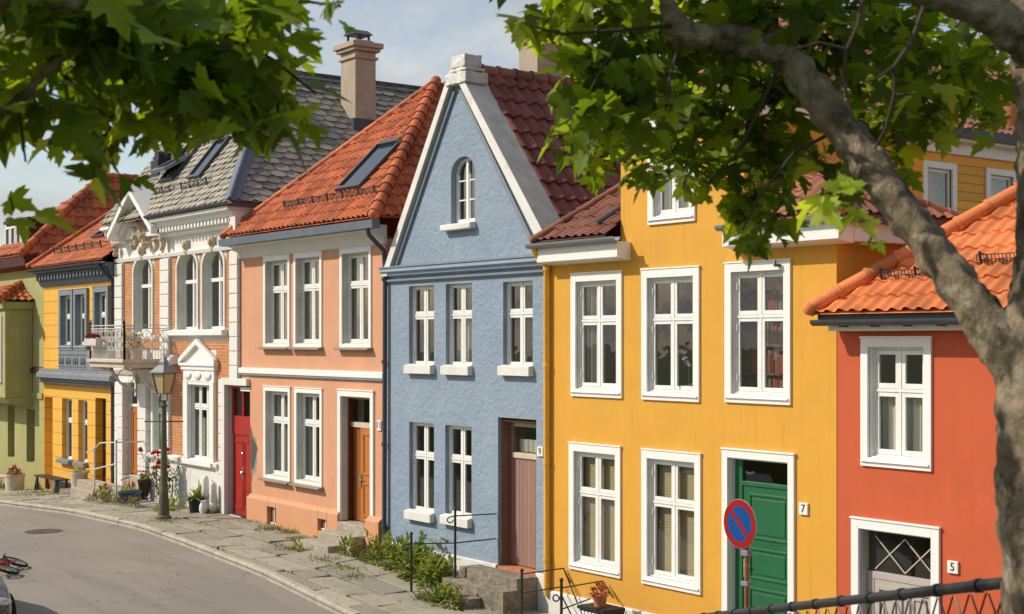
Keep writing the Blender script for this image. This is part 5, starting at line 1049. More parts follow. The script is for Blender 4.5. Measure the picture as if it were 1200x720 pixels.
# overgrown bed at the foot of the blue house
def weed(label,x,y,rad,n,L,w,mat='weed_leaf',stalk=0):
    mb=MB(); z=zg(x)-.03; bushy(mb,rp,(x,y,z),rad,n,L,w,.6); st=MB()
    for k in range(stalk):
        a=rp.uniform(0,6.28); q=Vector((x+rp.gauss(0,rad[0]*.4),y+rp.gauss(0,rad[1]*.4),z)); tip=q+Vector((math.cos(a)*.14,math.sin(a)*.14,rad[2]*rp.uniform(.9,1.35)))
        st.tube([q,q.lerp(tip,.5),tip],[.008,.006,.004],5)
        for j in range(14): blade(mb,q.lerp(tip,rp.uniform(.25,1)),rdir(rp,-.1),L*.9,w*.9,.5,3)
    pr=[('foliage',mb,mat)]
    if stalk: pr.append(('stem',st,'weed_leaf'))
    return plant('wild_plant',label,(x,y,z),pr,group='wild plants by the house walls')
weed('broad weed clump at the corner of blue and salmon houses',-10.75,-.40,(.42,.32,.5),260,.16,.05,stalk=5)
weed('tall feathery weed against the white plinth of the blue house',-10.0,-.40,(.42,.30,.55),300,.19,.06,stalk=10)
weed('bushy weed with arching leaves beside the first black railing post',-9.25,-.5,(.42,.32,.58),300,.22,.065,stalk=9)
weed('dense green weed next to the lowest stone step of the blue house',-8.55,-.62,(.34,.32,.5),260,.2,.07,stalk=6)
weed('low leafy weed spilling over the bottom step of the blue house',-7.4,-1.22,(.42,.2,.36),260,.13,.05,stalk=6)
weed('small weed between the salmon steps and the salmon pillar',-11.62,-.62,(.2,.16,.36),130,.12,.04,stalk=3)
weed('small weed in front of the lower salmon step',-12.75,-1.12,(.14,.1,.2),80,.09,.03)
# ================================================================== STEPS
worn=bpy.data.textures.new('worn_stone','CLOUDS'); worn.noise_scale=.07
def steps(name,label,loc,blocks,mat,bev=.02):
    t=thing(name,label,'steps',loc)
    for b in blocks:
        o=MB().box(*b).build('step',mat,t,bevel=bev); md=o.modifiers.new('sub','SUBSURF'); md.subdivision_type='SIMPLE'; md.levels=4; md.render_levels=4
        md=o.modifiers.new('wear','DISPLACE'); md.texture=worn; md.strength=.014; md.mid_level=.6; md.texture_coords='LOCAL'
    return t
t=steps('stone_steps','weathered dark stone steps leading up to the plank door of the blue house',(-7.2,0,-.3),[(-8.05,-6.36,-.47,-.045,-.5,.27),(-8.12,-6.30,-.80,-.475,-.6,.10),(-8.18,-6.9,-1.10,-.805,-.6,-.075)],'dark_stone',.012)
MB().box(-7.54,-6.42,-.04,.42,.1,.305).build('tiled_threshold','terracotta',t)
steps('stone_steps','pale worn stone steps in front of the salmon house door',(-12.4,0,0),[(-12.95,-11.80,-.12,.60,.0,.53),(-13.05,-11.79,-.48,-.125,-.3,.36),(-13.30,-12.0,-.86,-.485,-.3,.19)],'stone_step')
steps('stone_steps','broad beige stone landing shared by the yellow and white house doors',(-25,0,0),[(-26.9,-23.2,-.55,-.17,-.3,.34),(-26.2,-23.0,-.95,-.555,-.3,.20),(-24.42,-23.4,-.165,.5,-.3,.60),(-26.86,-26.06,-.165,.36,-.3,.2)],'stone_step')
# ================================================================== RAILINGS
def railing(label,posts,bars,mat='black_iron',rp_=.022,rb=.012,hook=None,name='iron_railing',cat='railing'):
    t=thing(name,label,cat,posts[0][0])
    for a,b in posts:
        q=MB(); q.tube([a,b],rp_,8); q.ball((b[0],b[1],b[2]+.02),rp_*1.5); q.build('post',mat,t,smooth=True)
    q=MB()
    for pts in bars: q.tube(pts,rb,6)
    q.build('rail',mat,t,smooth=True); return t
def curl(p,d,r=.05): 
    p=Vector(p); d=Vector(d).normalized(); return [p+d*(r*math.sin(t))+Vector((0,0,-r+r*math.cos(t))) for t in [PI*1.5*i/8 for i in range(9)]]
wa=(-7.56,-.02); p1=(-7.95,-.62); p2=(-8.42,-1.22)
railing('black iron handrail with two posts beside the steps of the blue house',[((p1[0],p1[1],.05),(p1[0],p1[1],1.27)),((p2[0],p2[1],-.25),(p2[0],p2[1],.84))],
 [[(wa[0],wa[1],1.20),(p1[0],p1[1],1.17)]+curl((p1[0]-.05,p1[1]-.07,1.15),(-.6,-.8,0)),[(wa[0],wa[1],.77),(p1[0],p1[1],.70),(p2[0],p2[1],.68)]+curl((p2[0]-.06,p2[1]-.08,.67),(-.6,-.8,0))])
railing('black iron railing reaching out from the corner of the yellow house by the blue steps',[((-5.5,-1.02,-.45),(-5.5,-1.02,.56))],[[(-5.5,-1.02,.52),(-5.66,-.05,.50),(-5.5,-.03,.28)],[(-5.5,-1.02,.22),(-5.68,-.05,.2)],[(-5.66,-.05,.5),(-5.3,-.06,.0)]])
railing('short black iron railing with scrolled post below the yellow house window',[((-4.15,-1.3,-.55),(-4.15,-1.3,.62))],[[(-4.15,-1.3,.52),(-4.62,-.1,.44),(-4.4,-.06,.2)],[(-4.15,-1.3,.2),(-4.9,-.12,.12)],[(-4.2,-1.26,.4),(-4.02,-.9,-.4)],[(-4.15,-1.3,.35)]+curl((-4.2,-1.36,.42),(-.4,-.9,0),.05)])
railing('white tubular handrail on the landing of the white brick house',[((-24.5,-.9,.1),(-24.5,-.9,1.35)),((-22.95,-.9,.1),(-22.95,-.9,1.62))],[[(-25.1,-.9,1.2),(-24.5,-.9,1.34),(-24.1,-.9,1.52),(-22.95,-.9,1.6)],[(-25.1,-.9,.75),(-24.5,-.9,.8),(-22.95,-.9,1.05)],[(-22.95,-.9,1.6),(-22.95,-.05,1.6)]],'white_iron',.025,.02,name='white_railing')
# ================================================================== STREET LAMP
x,y=-18.29,-1.58; z=zg(x); L=thing('street_lamp','old fashioned green cast iron street lamp with a four sided lantern','street lamp',(x,y,z))
q=MB(); q.lathe([(.17,-.02),(.17,.06),(.125,.10),(.115,.5),(.10,.62),(.095,.75),(.082,.80),(.074,1.5),(.062,2.4),(.055,2.85),(.085,2.88),(.085,2.93),(.05,2.96),(.045,3.05)],(x,y,z),16); q.build('post','lamp_green',L,smooth=True)
q=MB(); q.tube([(x-.42*RT.x,y-.42*RT.y,z+2.50),(x+.42*RT.x,y+.42*RT.y,z+2.50)],.017,8); q.ball((x-.42*RT.x,y-.42*RT.y,z+2.5),.026); q.ball((x+.42*RT.x,y+.42*RT.y,z+2.5),.026); q.build('ladder_bar','lamp_green',L)
q=MB(); z0=z+3.22; z1=z+3.74; a0,a1=.105,.185
C0=[(-a0,-a0),(a0,-a0),(a0,a0),(-a0,a0)]; C1=[(-a1,-a1),(a1,-a1),(a1,a1),(-a1,a1)]
cz=math.cos(.35); szn=math.sin(.35); rt=lambda p:(x+p[0]*cz-p[1]*szn,y+p[0]*szn+p[1]*cz)
for i in range(4): q.bar((*rt(C0[i]),z0),(*rt(C1[i]),z1),.022); q.bar((*rt(C0[i]),z0),(*rt(C0[(i+1)%4]),z0),.024); q.bar((*rt(C1[i]),z1),(*rt(C1[(i+1)%4]),z1),.03)
for s in (-1,1): q.tube([(x,y,z+2.95),(*rt((s*.10,0)),z+3.05),(*rt((s*.10,0)),z0)],.014,6); q.tube([(x,y,z+2.95),(*rt((0,s*.10)),z+3.05),(*rt((0,s*.10)),z0)],.014,6)
q.build('lantern_frame','lamp_green',L)
q=MB()
for i in range(4): a,b=C0[i],C0[(i+1)%4]; c,d=C1[(i+1)%4],C1[i]; k=.95; q.quad((*rt((a[0]*k,a[1]*k)),z0),(*rt((b[0]*k,b[1]*k)),z0),(*rt((c[0]*k,c[1]*k)),z1),(*rt((d[0]*k,d[1]*k)),z1))
q.build('lantern_glass','lamp_glass',L)
q=MB(); o=len(q.v)
for (a,zz) in ((.225,z1+.01),(.215,z1+.05),(.10,z1+.2),(.075,z1+.22),(.075,z1+.29),(.06,z1+.33),(.02,z1+.44)):
    for cx,cy in ((-1,-1),(1,-1),(1,1),(-1,1)): q.v.append((*rt((cx*a,cy*a)),zz))
for i in range(6):
    for j in range(4): q.f.append((o+4*i+j,o+4*i+(j+1)%4,o+4*i+4+(j+1)%4,o+4*i+4+j))
q.f.append((o+3,o+2,o+1,o)); q.build('lantern_cap','zinc',L)
L.scale=(1,1,.885)
# ================================================================== NO PARKING SIGN
x,y=-.23,-1.56; z=zg(x); S=thing('road_sign','round red and blue no parking sign on a rusty pole outside the yellow house','sign',(x,y,z))
q=MB(); q.tube([(x+.06,y+.06,z),(x+.06,y+.06,1.98)],.030,12); q.build('pole','rust_pole',S,smooth=True)
ang=.09; ca,sa=math.cos(ang),math.sin(ang)
def disc(r0,r1,yy,n=48,half=None):
    mb=MB(); 
    for i in range(n):
        a,b=2*PI*i/n,2*PI*(i+1)/n
        pts=[(r1*math.cos(a),r1*math.sin(a)),(r1*math.cos(b),r1*math.sin(b)),(r0*math.cos(b),r0*math.sin(b)),(r0*math.cos(a),r0*math.sin(a))]
        w=lambda p,d:(x+p[0]*ca+(yy+d)*sa,y-(p[0])*sa*-1*-1+(yy+d)*ca,1.90+p[1])
        mb.add([w(p,0) for p in pts]+[w(p,.004) for p in pts],[(0,1,2,3),(7,6,5,4),(0,4,5,1),(2,6,7,3)])
    return mb
disc(0.001,.312,.0).build('backing','sign_back',S); disc(.225,.305,-.005).build('red_ring','sign_red',S); disc(0.001,.226,-.0045).build('blue_face','sign_blue',S)
q=MB(); w=lambda p,d:(x+p[0]*ca+d*sa,y-p[0]*sa+d*ca,1.90+p[1]); k=.707*.24; t=.03
q.add([w(p,-.007) for p in ((-k-t*.7,k-t*.7),(-k+t*.7,k+t*.7),(k+t*.7,-k+t*.7),(k-t*.7,-k-t*.7))]+[w(p,-.003) for p in ((-k-t*.7,k-t*.7),(-k+t*.7,k+t*.7),(k+t*.7,-k+t*.7),(k-t*.7,-k-t*.7))],[(0,1,2,3),(7,6,5,4),(0,4,5,1),(1,5,6,2),(2,6,7,3),(3,7,4,0)]); q.build('red_bar','sign_red',S)
q=MB(); q.box(x+.0,x+.12,y+.01,y+.10,1.50,1.58); q.build('clamp','zinc',S,bevel=.008); MB().box(x+.0,x+.12,y+.01,y+.1,1.12,1.18).build('clamp','zinc',S,bevel=.008)
# ================================================================== POTS, BENCHES, FLOWERS
def potted(name,label,x,y,z,r,h,potmat,plantmb,mat,flow=None,shape=(.8,1.0,1.08),group='plant pots along the house fronts',cat='plant pot',n=18):
    t=thing(name,label,cat,(x,y,z),group)
    q=MB(); q.lathe([(r*shape[0],0),(r*shape[1],h*.86),(r*shape[2],h*.87),(r*shape[2],h),(r*.92,h),(r*.9,h*.9)],(x,y,z),n); q.build('pot',potmat,t,smooth=True)
    plantmb.build('foliage',mat,t,recalc=False)
    if flow: flow.build('blossom',flow_mat,t,recalc=False)
    return t
flow_mat='red_petal'
X,Y=-19.12,-.42; z=zg(X); p=MB()
for k in range(70): blade(p,(X+rp.gauss(0,.06),Y+rp.gauss(0,.06),z+.33),rdir(rp,.25),rp.uniform(.25,.5),.045,1.0,5)
potted('potted_plant','black plastic pot with arching strap leaves by the white brick house',X,Y,z,.19,.35,'black_plastic',p,'weed_leaf',cat='potted plant')
X,Y=-18.72,-.42; z=zg(X); t=thing('watering_can','small white jug beside the black plant pot','jug',(X,Y,z)); q=MB(); q.lathe([(.08,0),(.10,.08),(.10,.18),(.06,.26),(.07,.30)],(X,Y,z),14); q.build('jug_body','white_trim',t,smooth=True); q=MB(); q.tube([(X-.09,Y,z+.08),(X-.17,Y,z+.14),(X-.16,Y,z+.22),(X-.07,Y,z+.25)],.012,6); q.build('handle','white_trim',t)
for (X,h,lab) in ((-19.05,.86,'taller white rounded post standing in front of the white plinth'),(-18.62,.74,'shorter white rounded post next to the red door surround')):
    z=zg(X); q=MB(); q.lathe([(.085,0),(.085,h*.3),(.07,h*.34),(.085,h*.4),(.085,h*.9),(.06,h*.97),(.02,h)],(X,-.22,z),12); tag(q.build('white_post','white_plinth',None,smooth=True),lab,'post','white posts by the red door')
# roses
X,Y=-20.95,-.42; z=zg(X); t=thing('rose_bush','tall rose bush with dark red blooms behind the street lamp','rose bush',(X,Y,z)); st=MB(); lf=MB(); fl=MB()
for k in range(13):
    q=Vector((X+rp.gauss(0,.12),Y+rp.gauss(0,.08),z)); tip=Vector((X+rp.gauss(.05,.42),Y+rp.gauss(0,.16),z+rp.uniform(.75,1.5)))
    m1=q.lerp(tip,.5)+Vector((rp.gauss(0,.08),rp.gauss(0,.05),.08)); st.tube([q,m1,tip],[.010,.008,.005],5)
    for j in range(36):
        s=rp.uniform(.15,1); b=(q.lerp(m1,s*2) if s<.5 else m1.lerp(tip,s*2-1)); blade(lf,b+Vector((rp.gauss(0,.05),rp.gauss(0,.05),rp.gauss(0,.04))),rdir(rp,-.3),.10,.055,.4,3)
    if k<8: q=MB(); blooms(fl,rp,tip,(.05,.05,.05),10,.07)
st.build('stem','twig',t); lf.build('foliage','dry_leaf',t,recalc=False); fl.build('blossom','red_petal',t,recalc=False)
for (X,Y,rx,h,lab) in ((-23.6,-1.15,.55,.22,'leftmost low brownish shrub at the edge of the landing'),(-22.6,-1.2,.5,.25,'low brownish shrub in front of the blue glazed pot'),(-21.4,-1.1,.5,.24,'low green brown shrub left of the street lamp foot'),(-20.3,-.5,.4,.25,'low shrub under the rose bush'),(-19.9,-.9,.3,.14,'low shrub right of the street lamp foot')):
    m_=MB(); bushy(m_,rp,(X,Y,zg(X)),(rx,.25,h),230,.10,.03,.3); plant('low_shrub',lab,(X,Y,zg(X)),[('foliage',m_,'dry_leaf' if X<-21 else 'weed_leaf')],group='low shrubs in front of the white house')
def geran(lab,X,Y,z,r,h,mat,spread,nb,nm='geranium_pot'):
    p=MB(); bushy(p,rp,(X,Y,z+h*.95),(spread,spread,.16),90,.08,.06,.3); f=MB()
    blooms(f,rp,(X,Y,z+h+.14),(spread*.9,spread*.8,.10),nb,.045); return potted(nm,lab,X,Y,z,r,h,mat,p,'weed_leaf',f,group='flower pots by the white house',cat='flower pot')
geran('red geraniums in a grey pot left of the blue glazed pot',-23.55,-.98,zg(-23.5),.14,.24,'cement',.2,16)
geran('red geraniums in a wide blue glazed bowl by the steps of the white house',-22.55,-.7,zg(-22.5),.30,.30,'blue_glaze',.22,16)
geran('brown pot with small red flowers behind the blue glazed bowl',-22.75,-.25,.2,.15,.42,'dark_wood',.12,7)
# planters by the left houses
X,Y=-27.0,-.42; z=zg(X); p=MB(); bushy(p,rp,(X,Y,z+.62),(.16,.16,.12),70,.12,.03,.3); potted('planter','cream round planter on a dark slab beside the dark brown door',X,Y,z+.12,.24,.52,'pot_cream',p,'weed_leaf',shape=(.85,1,1.03),cat='planter')
tag(MB().prism([(-27.75,z-.05),(-26.75,z-.05),(-26.75,z+.12),(-27.75,z+.12)],-.72,-.1).build('stone_slab','dark_stone',None,bevel=.02),'dark flat stone slab carrying the cream planter','slab')
X,Y=-32.1,-.62; z=zg(X); p=MB(); bushy(p,rp,(X,Y,z+.5),(.3,.22,.22),170,.11,.04,.3); potted('planter','beige planter with reddish leaves in front of the green house',X,Y,z,.30,.52,'pot_cream',p,'red_brown_leaf',shape=(.92,1,1.05),cat='planter')
X,Y=-36.2,-.7; z=zg(X); p=MB(); bushy(p,rp,(X,Y,z),(.5,.35,1.0),260,.14,.06,.4); plant('shrub','leafy green shrub against the wall of the green house',(X,Y,z),[('foliage',p,'weed_leaf')],cat='shrub')
def bench(lab,x0,x1,y,z,h,top,group):
    t=thing('bench',lab,'bench',((x0+x1)/2,y,z),group); q=MB()
    for k in range(3): q.box(x0,x1,y-.2+k*.14,y-.2+k*.14+.12,z+h-.04,z+h)
    q.build('seat',top,t,bevel=.005)
    for xx in (x0+.15,x1-.15):
        q=MB(); q.bar((xx-.12,y-.17,z),(xx,y-.14,z+h-.04),.05); q.bar((xx+.12,y-.17,z),(xx,y-.14,z+h-.04),.05); q.bar((xx-.12,y+.17,z),(xx,y+.14,z+h-.04),.05); q.bar((xx+.12,y+.17,z),(xx,y+.14,z+h-.04),.05); q.bar((xx-.06,y-.16,z+h*.45),(xx+.06,y-.16,z+h*.45),.04); q.build('trestle','black_iron',t)
    return t
bench('low black wooden bench with trestle legs below the yellow house windows',-30.3,-28.3,-.42,zg(-29),.44,'dark_wood','benches by the left houses')
bench('small pale topped bench with dark legs before the green house',-35.6,-33.2,-.6,zg(-34),.46,'pot_cream','benches by the left houses')
# crate and flower pot under the yellow window
X,Y=-4.15,-.55; z=zg(X); t=thing('crate','small dark slatted crate standing against the yellow house plinth','crate',(X,Y,z)); q=MB()
for k in range(7): q.box(X-.27+k*.08,X-.22+k*.08,Y-.20,Y-.185,z,z+.48)
q.box(X-.28,X+.30,Y-.185,Y-.17,z,z+.46); q.build('slat','white_trim',t); q=MB(); q.box(X-.29,X+.31,Y-.16,Y+.22,z,z+.5); q.box(X-.30,X+.32,Y-.205,Y+.23,z+.5,z+.55); q.build('box','black_plastic',t)
p=MB(); bushy(p,rp,(X,Y,z+.72),(.16,.16,.16),150,.09,.025,.3); potted('flower_pot','terracotta pot of reddish heather on the slatted crate',X,Y,z+.55,.11,.18,'terracotta',p,'red_brown_leaf',cat='flower pot')
# balcony flowers and plants
t=thing('flower_box','flower box of deep pink petunias hung on the balcony railing','flower box',(-23.35,-1.36,4.1)); q=MB(); q.box(-23.8,-22.95,-1.44,-1.24,4.08,4.26); q.build('box','white_iron',t,bevel=.01); q=MB(); 
for k in range(9): blooms(q,rp,(-23.75+k*.095,-1.36,4.30),(.07,.1,.06),5,.06)
q.build('blossom','maroon_petal',t,recalc=False)
for (X,Y,mat,lab,pm) in ((-23.3,-.5,'terracotta','terracotta pot plant at the far end of the balcony','weed_leaf'),(-22.1,-.7,'pot_cream','cream pot plant on the near corner of the balcony','dry_leaf')):
    p=MB(); bushy(p,rp,(X,Y,4.02),(.2,.2,.4),110,.12,.05,.4); potted('balcony_plant',lab,X,Y,3.73,.16,.3,mat,p,pm,group='plants on the balcony',cat='potted plant')
# ================================================================== INSIDE THE WINDOWS
X,Y=-2.98,.19; z=3.40; t=thing('potted_orchid','white orchid on the sill of the middle upper window of the yellow house','orchid',(X,Y,z)); q=MB(); q.lathe([(.07,0),(.09,.14)],(X,Y,z),12); q.build('pot','plate_white',t); q=MB(); q.tube([(X,Y,z+.1),(X+.03,Y-.02,z+.4),(X-.12,Y-.03,z+.62)],.006,5); 
for k in range(8): blade(q,(X,Y,z+.13),rdir(rp,.2),.22,.05,.8,4)
q.build('stem','weed_leaf',t,recalc=False); q=MB(); 
for k in range(7): blooms(q,rp,(X+.02-.02*k,Y-.03,z+.40+.035*k),(.06,.03,.05),2,.045)
q.build('blossom','white_petal',t,recalc=False)
t=thing('bookcase','tall bookcase full of books seen through the right upper window','bookcase',(-1.4,.45,2.87)); q=MB()
for zz in (2.95,3.35,3.75,4.15,4.55,4.95,5.3): q.box(-2.1,-.7,.33,.63,zz-.03,zz)
q.box(-2.13,-2.1,.33,.63,2.9,5.3); q.box(-.7,-.67,.33,.63,2.9,5.3); q.box(-2.1,-.7,.63,.66,2.9,5.3); q.build('shelf','brown_plank',t)
rb=random.Random(2); base=None
for si,zz in enumerate((3.35,3.75,4.15,4.55)):
    x=-2.05
    while x<-.78:
        w=rb.uniform(.03,.06); h=rb.uniform(.24,.35); dd=rb.uniform(.02,.06)
        q=MB(); q.box(x,x+w*.93,.34+dd,.58,zz+.001,zz+h); tag(q.build('book','book_spine',None),'book in the packed shelves behind the right upper window','book','books in the bookcase'); x+=w
# ================================================================== CAR AND BICYCLE ON THE NEAR SIDE
cx0,cy0=-8.4,-8.72; cz0=zg(-9.5)-.12
C=thing('parked_car','glossy dark car parked at the near kerb, nose towards the viewer','car',(-9.7,cy0,cz0))
#          dx(from nose) halfw  zlow belt  top  tophalf
ST=[(0,.50,.32,.52,.55,.42),(-.10,.68,.22,.60,.64,.58),(-.45,.80,.20,.70,.78,.70),(-1.05,.84,.20,.84,.90,.76),(-1.30,.85,.20,.88,.99,.74),(-1.95,.86,.20,.92,1.40,.60),(-2.7,.86,.20,.94,1.44,.60),(-3.4,.86,.20,.95,1.36,.58),(-3.95,.82,.22,.92,1.0,.66),(-4.15,.72,.30,.80,.84,.60)]
def section(s):
    dx,hw,zl,zb,zt,tw=s; X=cx0+dx
    half=[(hw*.85,zl),(hw*.98,zl+.12),(hw,(zl+zb)/2),(hw*.98,zb),(lerp(hw*.98,tw,.5),lerp(zb,zt,.62)),(tw,zt-.02),(tw*.6,zt+.02)]
    return [(X,cy0+a,cz0+b) for a,b in half]+[(X,cy0-a,cz0+b) for a,b in reversed(half)]
secs=[section(s) for s in ST]; q=MB(); k=len(secs[0])
for s in secs: q.v+=s
for i in range(len(secs)-1):
    for j in range(k): q.f.append((i*k+j,i*k+(j+1)%k,(i+1)*k+(j+1)%k,(i+1)*k+j))
q.f.append(tuple(range(k))); q.f.append(tuple(range((len(secs)-1)*k+k-1,(len(secs)-1)*k-1,-1)))
b=q.build('body','car_paint',C,smooth='all'); md=b.modifiers.new('sub','SUBSURF'); md.levels=2; md.render_levels=2
q=MB()
def gl(pts,off): q.add([(p[0],p[1],p[2]) for p in pts],[tuple(range(len(pts)))])
for s in (1,-1):
    gl([(cx0-1.55,cy0+s*.80,cz0+.98),(cx0-3.5,cy0+s*.80,cz0+1.0),(cx0-3.2,cy0+s*.68,cz0+1.30),(cx0-2.1,cy0+s*.69,cz0+1.32)],0)
gl([(cx0-1.25,cy0-.66,cz0+1.0),(cx0-1.25,cy0+.66,cz0+1.0),(cx0-1.92,cy0+.54,cz0+1.385),(cx0-1.92,cy0-.54,cz0+1.385)],0); q.build('window','skylight_glass',C)
for s in (1,-1):
    q=MB(); q.ball((cx0-.17,cy0+s*.55,cz0+.60),(.13,.15,.075),12,8); q.build('headlight','chrome',C,smooth='all')
    for wx in (-.85,-3.35):
        q=MB(); yy=cy0+s*.80; 
        for (r0,r1,y0,y1,nm,mt) in ((.20,.31,yy-.09,yy+.09,'tyre','tyre'),(.0,.205,yy-.07,yy+.075,'rim','zinc')):
            q=MB(); n=24; o=0
            for yv in (y0,y1):
                for j in range(n): a=2*PI*j/n; q.v.append((cx0+wx+r1*math.cos(a),yv,cz0+.31+r1*math.sin(a)))
            for j in range(n): q.f.append((j,(j+1)%n,n+(j+1)%n,n+j))
            q.f.append(tuple(range(n))); q.f.append(tuple(range(2*n-1,n-1,-1)))
            if nm=='tyre': w_=q.build('wheel',mt,C,bevel=.02)
            else: q.build('rim',mt,w_,bevel=.01)
q=MB(); q.box(cx0-.02,cx0+.03,cy0-.26,cy0+.26,cz0+.36,cz0+.47); q.build('number_plate','plate_white',C)
bx,by=-13.72,-6.20; bz=zg(bx)-.12
Bk=thing('bicycle','small red child bicycle lying on its side on the asphalt','bicycle',(bx,by,bz))
mt=Matrix.Translation((bx-.1,by,bz+.06))@Matrix.Rotation(R(-28),4,'Z')@Matrix.Rotation(R(70),4,'X')
def xf(mb): mb.v=[tuple(mt@Vector(p)) for p in mb.v]; return mb
for wx in (-.42,.42):
    q=MB(); q.tube([(wx+.22*math.cos(t),0,.22+.22*math.sin(t)) for t in [2*PI*i/24 for i in range(25)]],.026,8,False); w_=xf(q).build('wheel','tyre',Bk,smooth='all')
    q=MB(); q.tube([(wx+.185*math.cos(t),0,.22+.185*math.sin(t)) for t in [2*PI*i/24 for i in range(25)]],.010,6,False)
    for i in range(12): t=2*PI*i/12; q.tube([(wx,0,.22),(wx+.18*math.cos(t),0,.22+.18*math.sin(t))],.003,4)
    xf(q).build('rim','chrome',w_)
q=MB(); q.tube([(.30,0,.58),(-.05,0,.26),(-.42,0,.22)],.018,8); q.tube([(-.05,0,.26),(-.16,0,.56),(-.42,0,.22)],.016,8); q.tube([(-.15,0,.52),(.29,0,.55)],.018,8); q.tube([(.28,0,.66),(.32,0,.5),(.42,0,.22)],.017,8); xf(q).build('frame','bike_red',Bk,smooth=True)
q=MB(); q.tube([(.24,-.24,.76),(.27,-.1,.70),(.27,.1,.70),(.24,.24,.76)],.013,8); q.tube([(.23,-.25,.765),(.235,-.16,.74)],.02,8); q.tube([(.23,.25,.765),(.235,.16,.74)],.02,8); xf(q).build('handlebar','black_iron',Bk)
q=MB(); q.ball((-.18,0,.62),(.12,.06,.03)); q.tube([(-.16,0,.54),(-.18,0,.61)],.013,8); xf(q).build('saddle','black_plastic',Bk)
q=MB(); q.lathe([(.05,0),(.05,.012)],(-.05,-.03,.25),12); q.box(-.08,-.02,-.16,-.08,.10,.12); q.box(-.08,-.02,.08,.16,.38,.40); q.bar((-.05,-.05,.25),(-.05,-.1,.12),.015); q.bar((-.05,.05,.25),(-.05,.1,.39),.015); xf(q).build('pedal','black_iron',Bk)
# ================================================================== CHAIN LINK FENCE
A=Vector((10.75,-11.47,3.70)); B=Vector((5.6,-8.56,2.39)); d=B-A; Lh=math.hypot(d.x,d.y)
Fn=thing('chain_link_fence','black chain link fence with round top rail in front of the red house','fence',(A.x,A.y,A.z-1.15))
q=MB(); q.tube([A,B],.0175,10)
k=.1
while k<Lh: p=A+d*(k/Lh); e=d.normalized(); q.tube([p-e*.012,p+e*.012],.0215,10); k+=.28
q.build('top_rail','black_iron',Fn,smooth=True)
q=MB(); c=.055; n=int(Lh/c); m=int(1.05/c)
for k in range(n):
    pts=[]
    for j in range(m+1):
        s=(k+((j+k)%2))/n; p=A+d*s; pts.append((p.x+(.004 if (j+k)%2 else -.004),p.y,p.z-.025-j*c))
    q.tube(pts,.0032,4,False)
    p=A+d*((k+.0)/n)
q.build('wire_mesh','black_iron',Fn,recalc=False)
for s in (.0,1):
    p=A+d*s; q=MB(); q.tube([(p.x,p.y,p.z-1.6),(p.x,p.y,p.z+.01)],.022,10); q.ball((p.x,p.y,p.z+.02),.028); q.build('post','black_iron',Fn,smooth=True)
# ================================================================== MAPLES OVERHEAD
barktx=bpy.data.textures.new('bark_ridges','CLOUDS'); barktx.noise_scale=.045; barktx.noise_depth=3
HALF=[(0,0),(.10,-.05),(.30,-.06),(.26,.06),(.40,.10),(.60,.30),(.47,.33),(.52,.50),(.34,.44),(.20,.40),(.24,.60),(.30,.66),(.15,.72),(.12,.82),(0,1.05)]
OUT=HALF+[(-a,b) for a,b in reversed(HALF[1:-1])]
rl=random.Random(11)
def leaf(mb,p,size,tip=None,face=None):
    """one lobed leaf: tip is the way the blade hangs, face the side it turns to"""
    y=(tip or Vector((rl.gauss(0,.7),rl.gauss(0,.7),rl.gauss(-.45,.45)))).normalized()
    z=(face or Vector((rl.gauss(0,.55),rl.gauss(0,.55),1))); z=(z-y*z.dot(y))
    z=z.normalized() if z.length>1e-3 else y.orthogonal().normalized(); x=y.cross(z); fold=rl.uniform(.1,.35); curl=rl.uniform(-.1,.6)
    o=len(mb.v); f=lambda a,b: tuple(p+(x*a+y*b+z*(fold*abs(a)-curl*(b-.2)**2))*size)
    mb.v.append(f(0,.28)); mb.v+=[f(a,b) for a,b in OUT]; n=len(OUT)
    mb.f+= [(o,o+1+i,o+1+(i+1)%n) for i in range(n)]
def clump(mb,tw,root,c,rx,ry,rz,n,size,flat=.0):
    """leaves round c on short twigs; rx across the view, ry up, rz in depth"""
    for k in range(n):
        a=Vector((rl.gauss(0,.5),rl.gauss(0,.5),rl.gauss(0,.5)))
        if a.length>1.15: a*=1.15/a.length
        p=c+RT*(a.x*rx)+FW*(a.y*rz)+Vector((0,0,a.z*ry)); leaf(mb,p,size*rl.uniform(.5,1.3))
        if k%4==0 and tw is not None: tw.tube([p,p.lerp(c,.5)+Vector((0,0,.02)),c],[.0015,.002,.003],4,False)
    if root is not None and tw is not None:
        mid=root.lerp(c,.5)+Vector((0,0,.05)); tw.tube([root,mid,c],[.011,.007,.004],6,False)
def px(x,y,d): return cam(x,y,d)
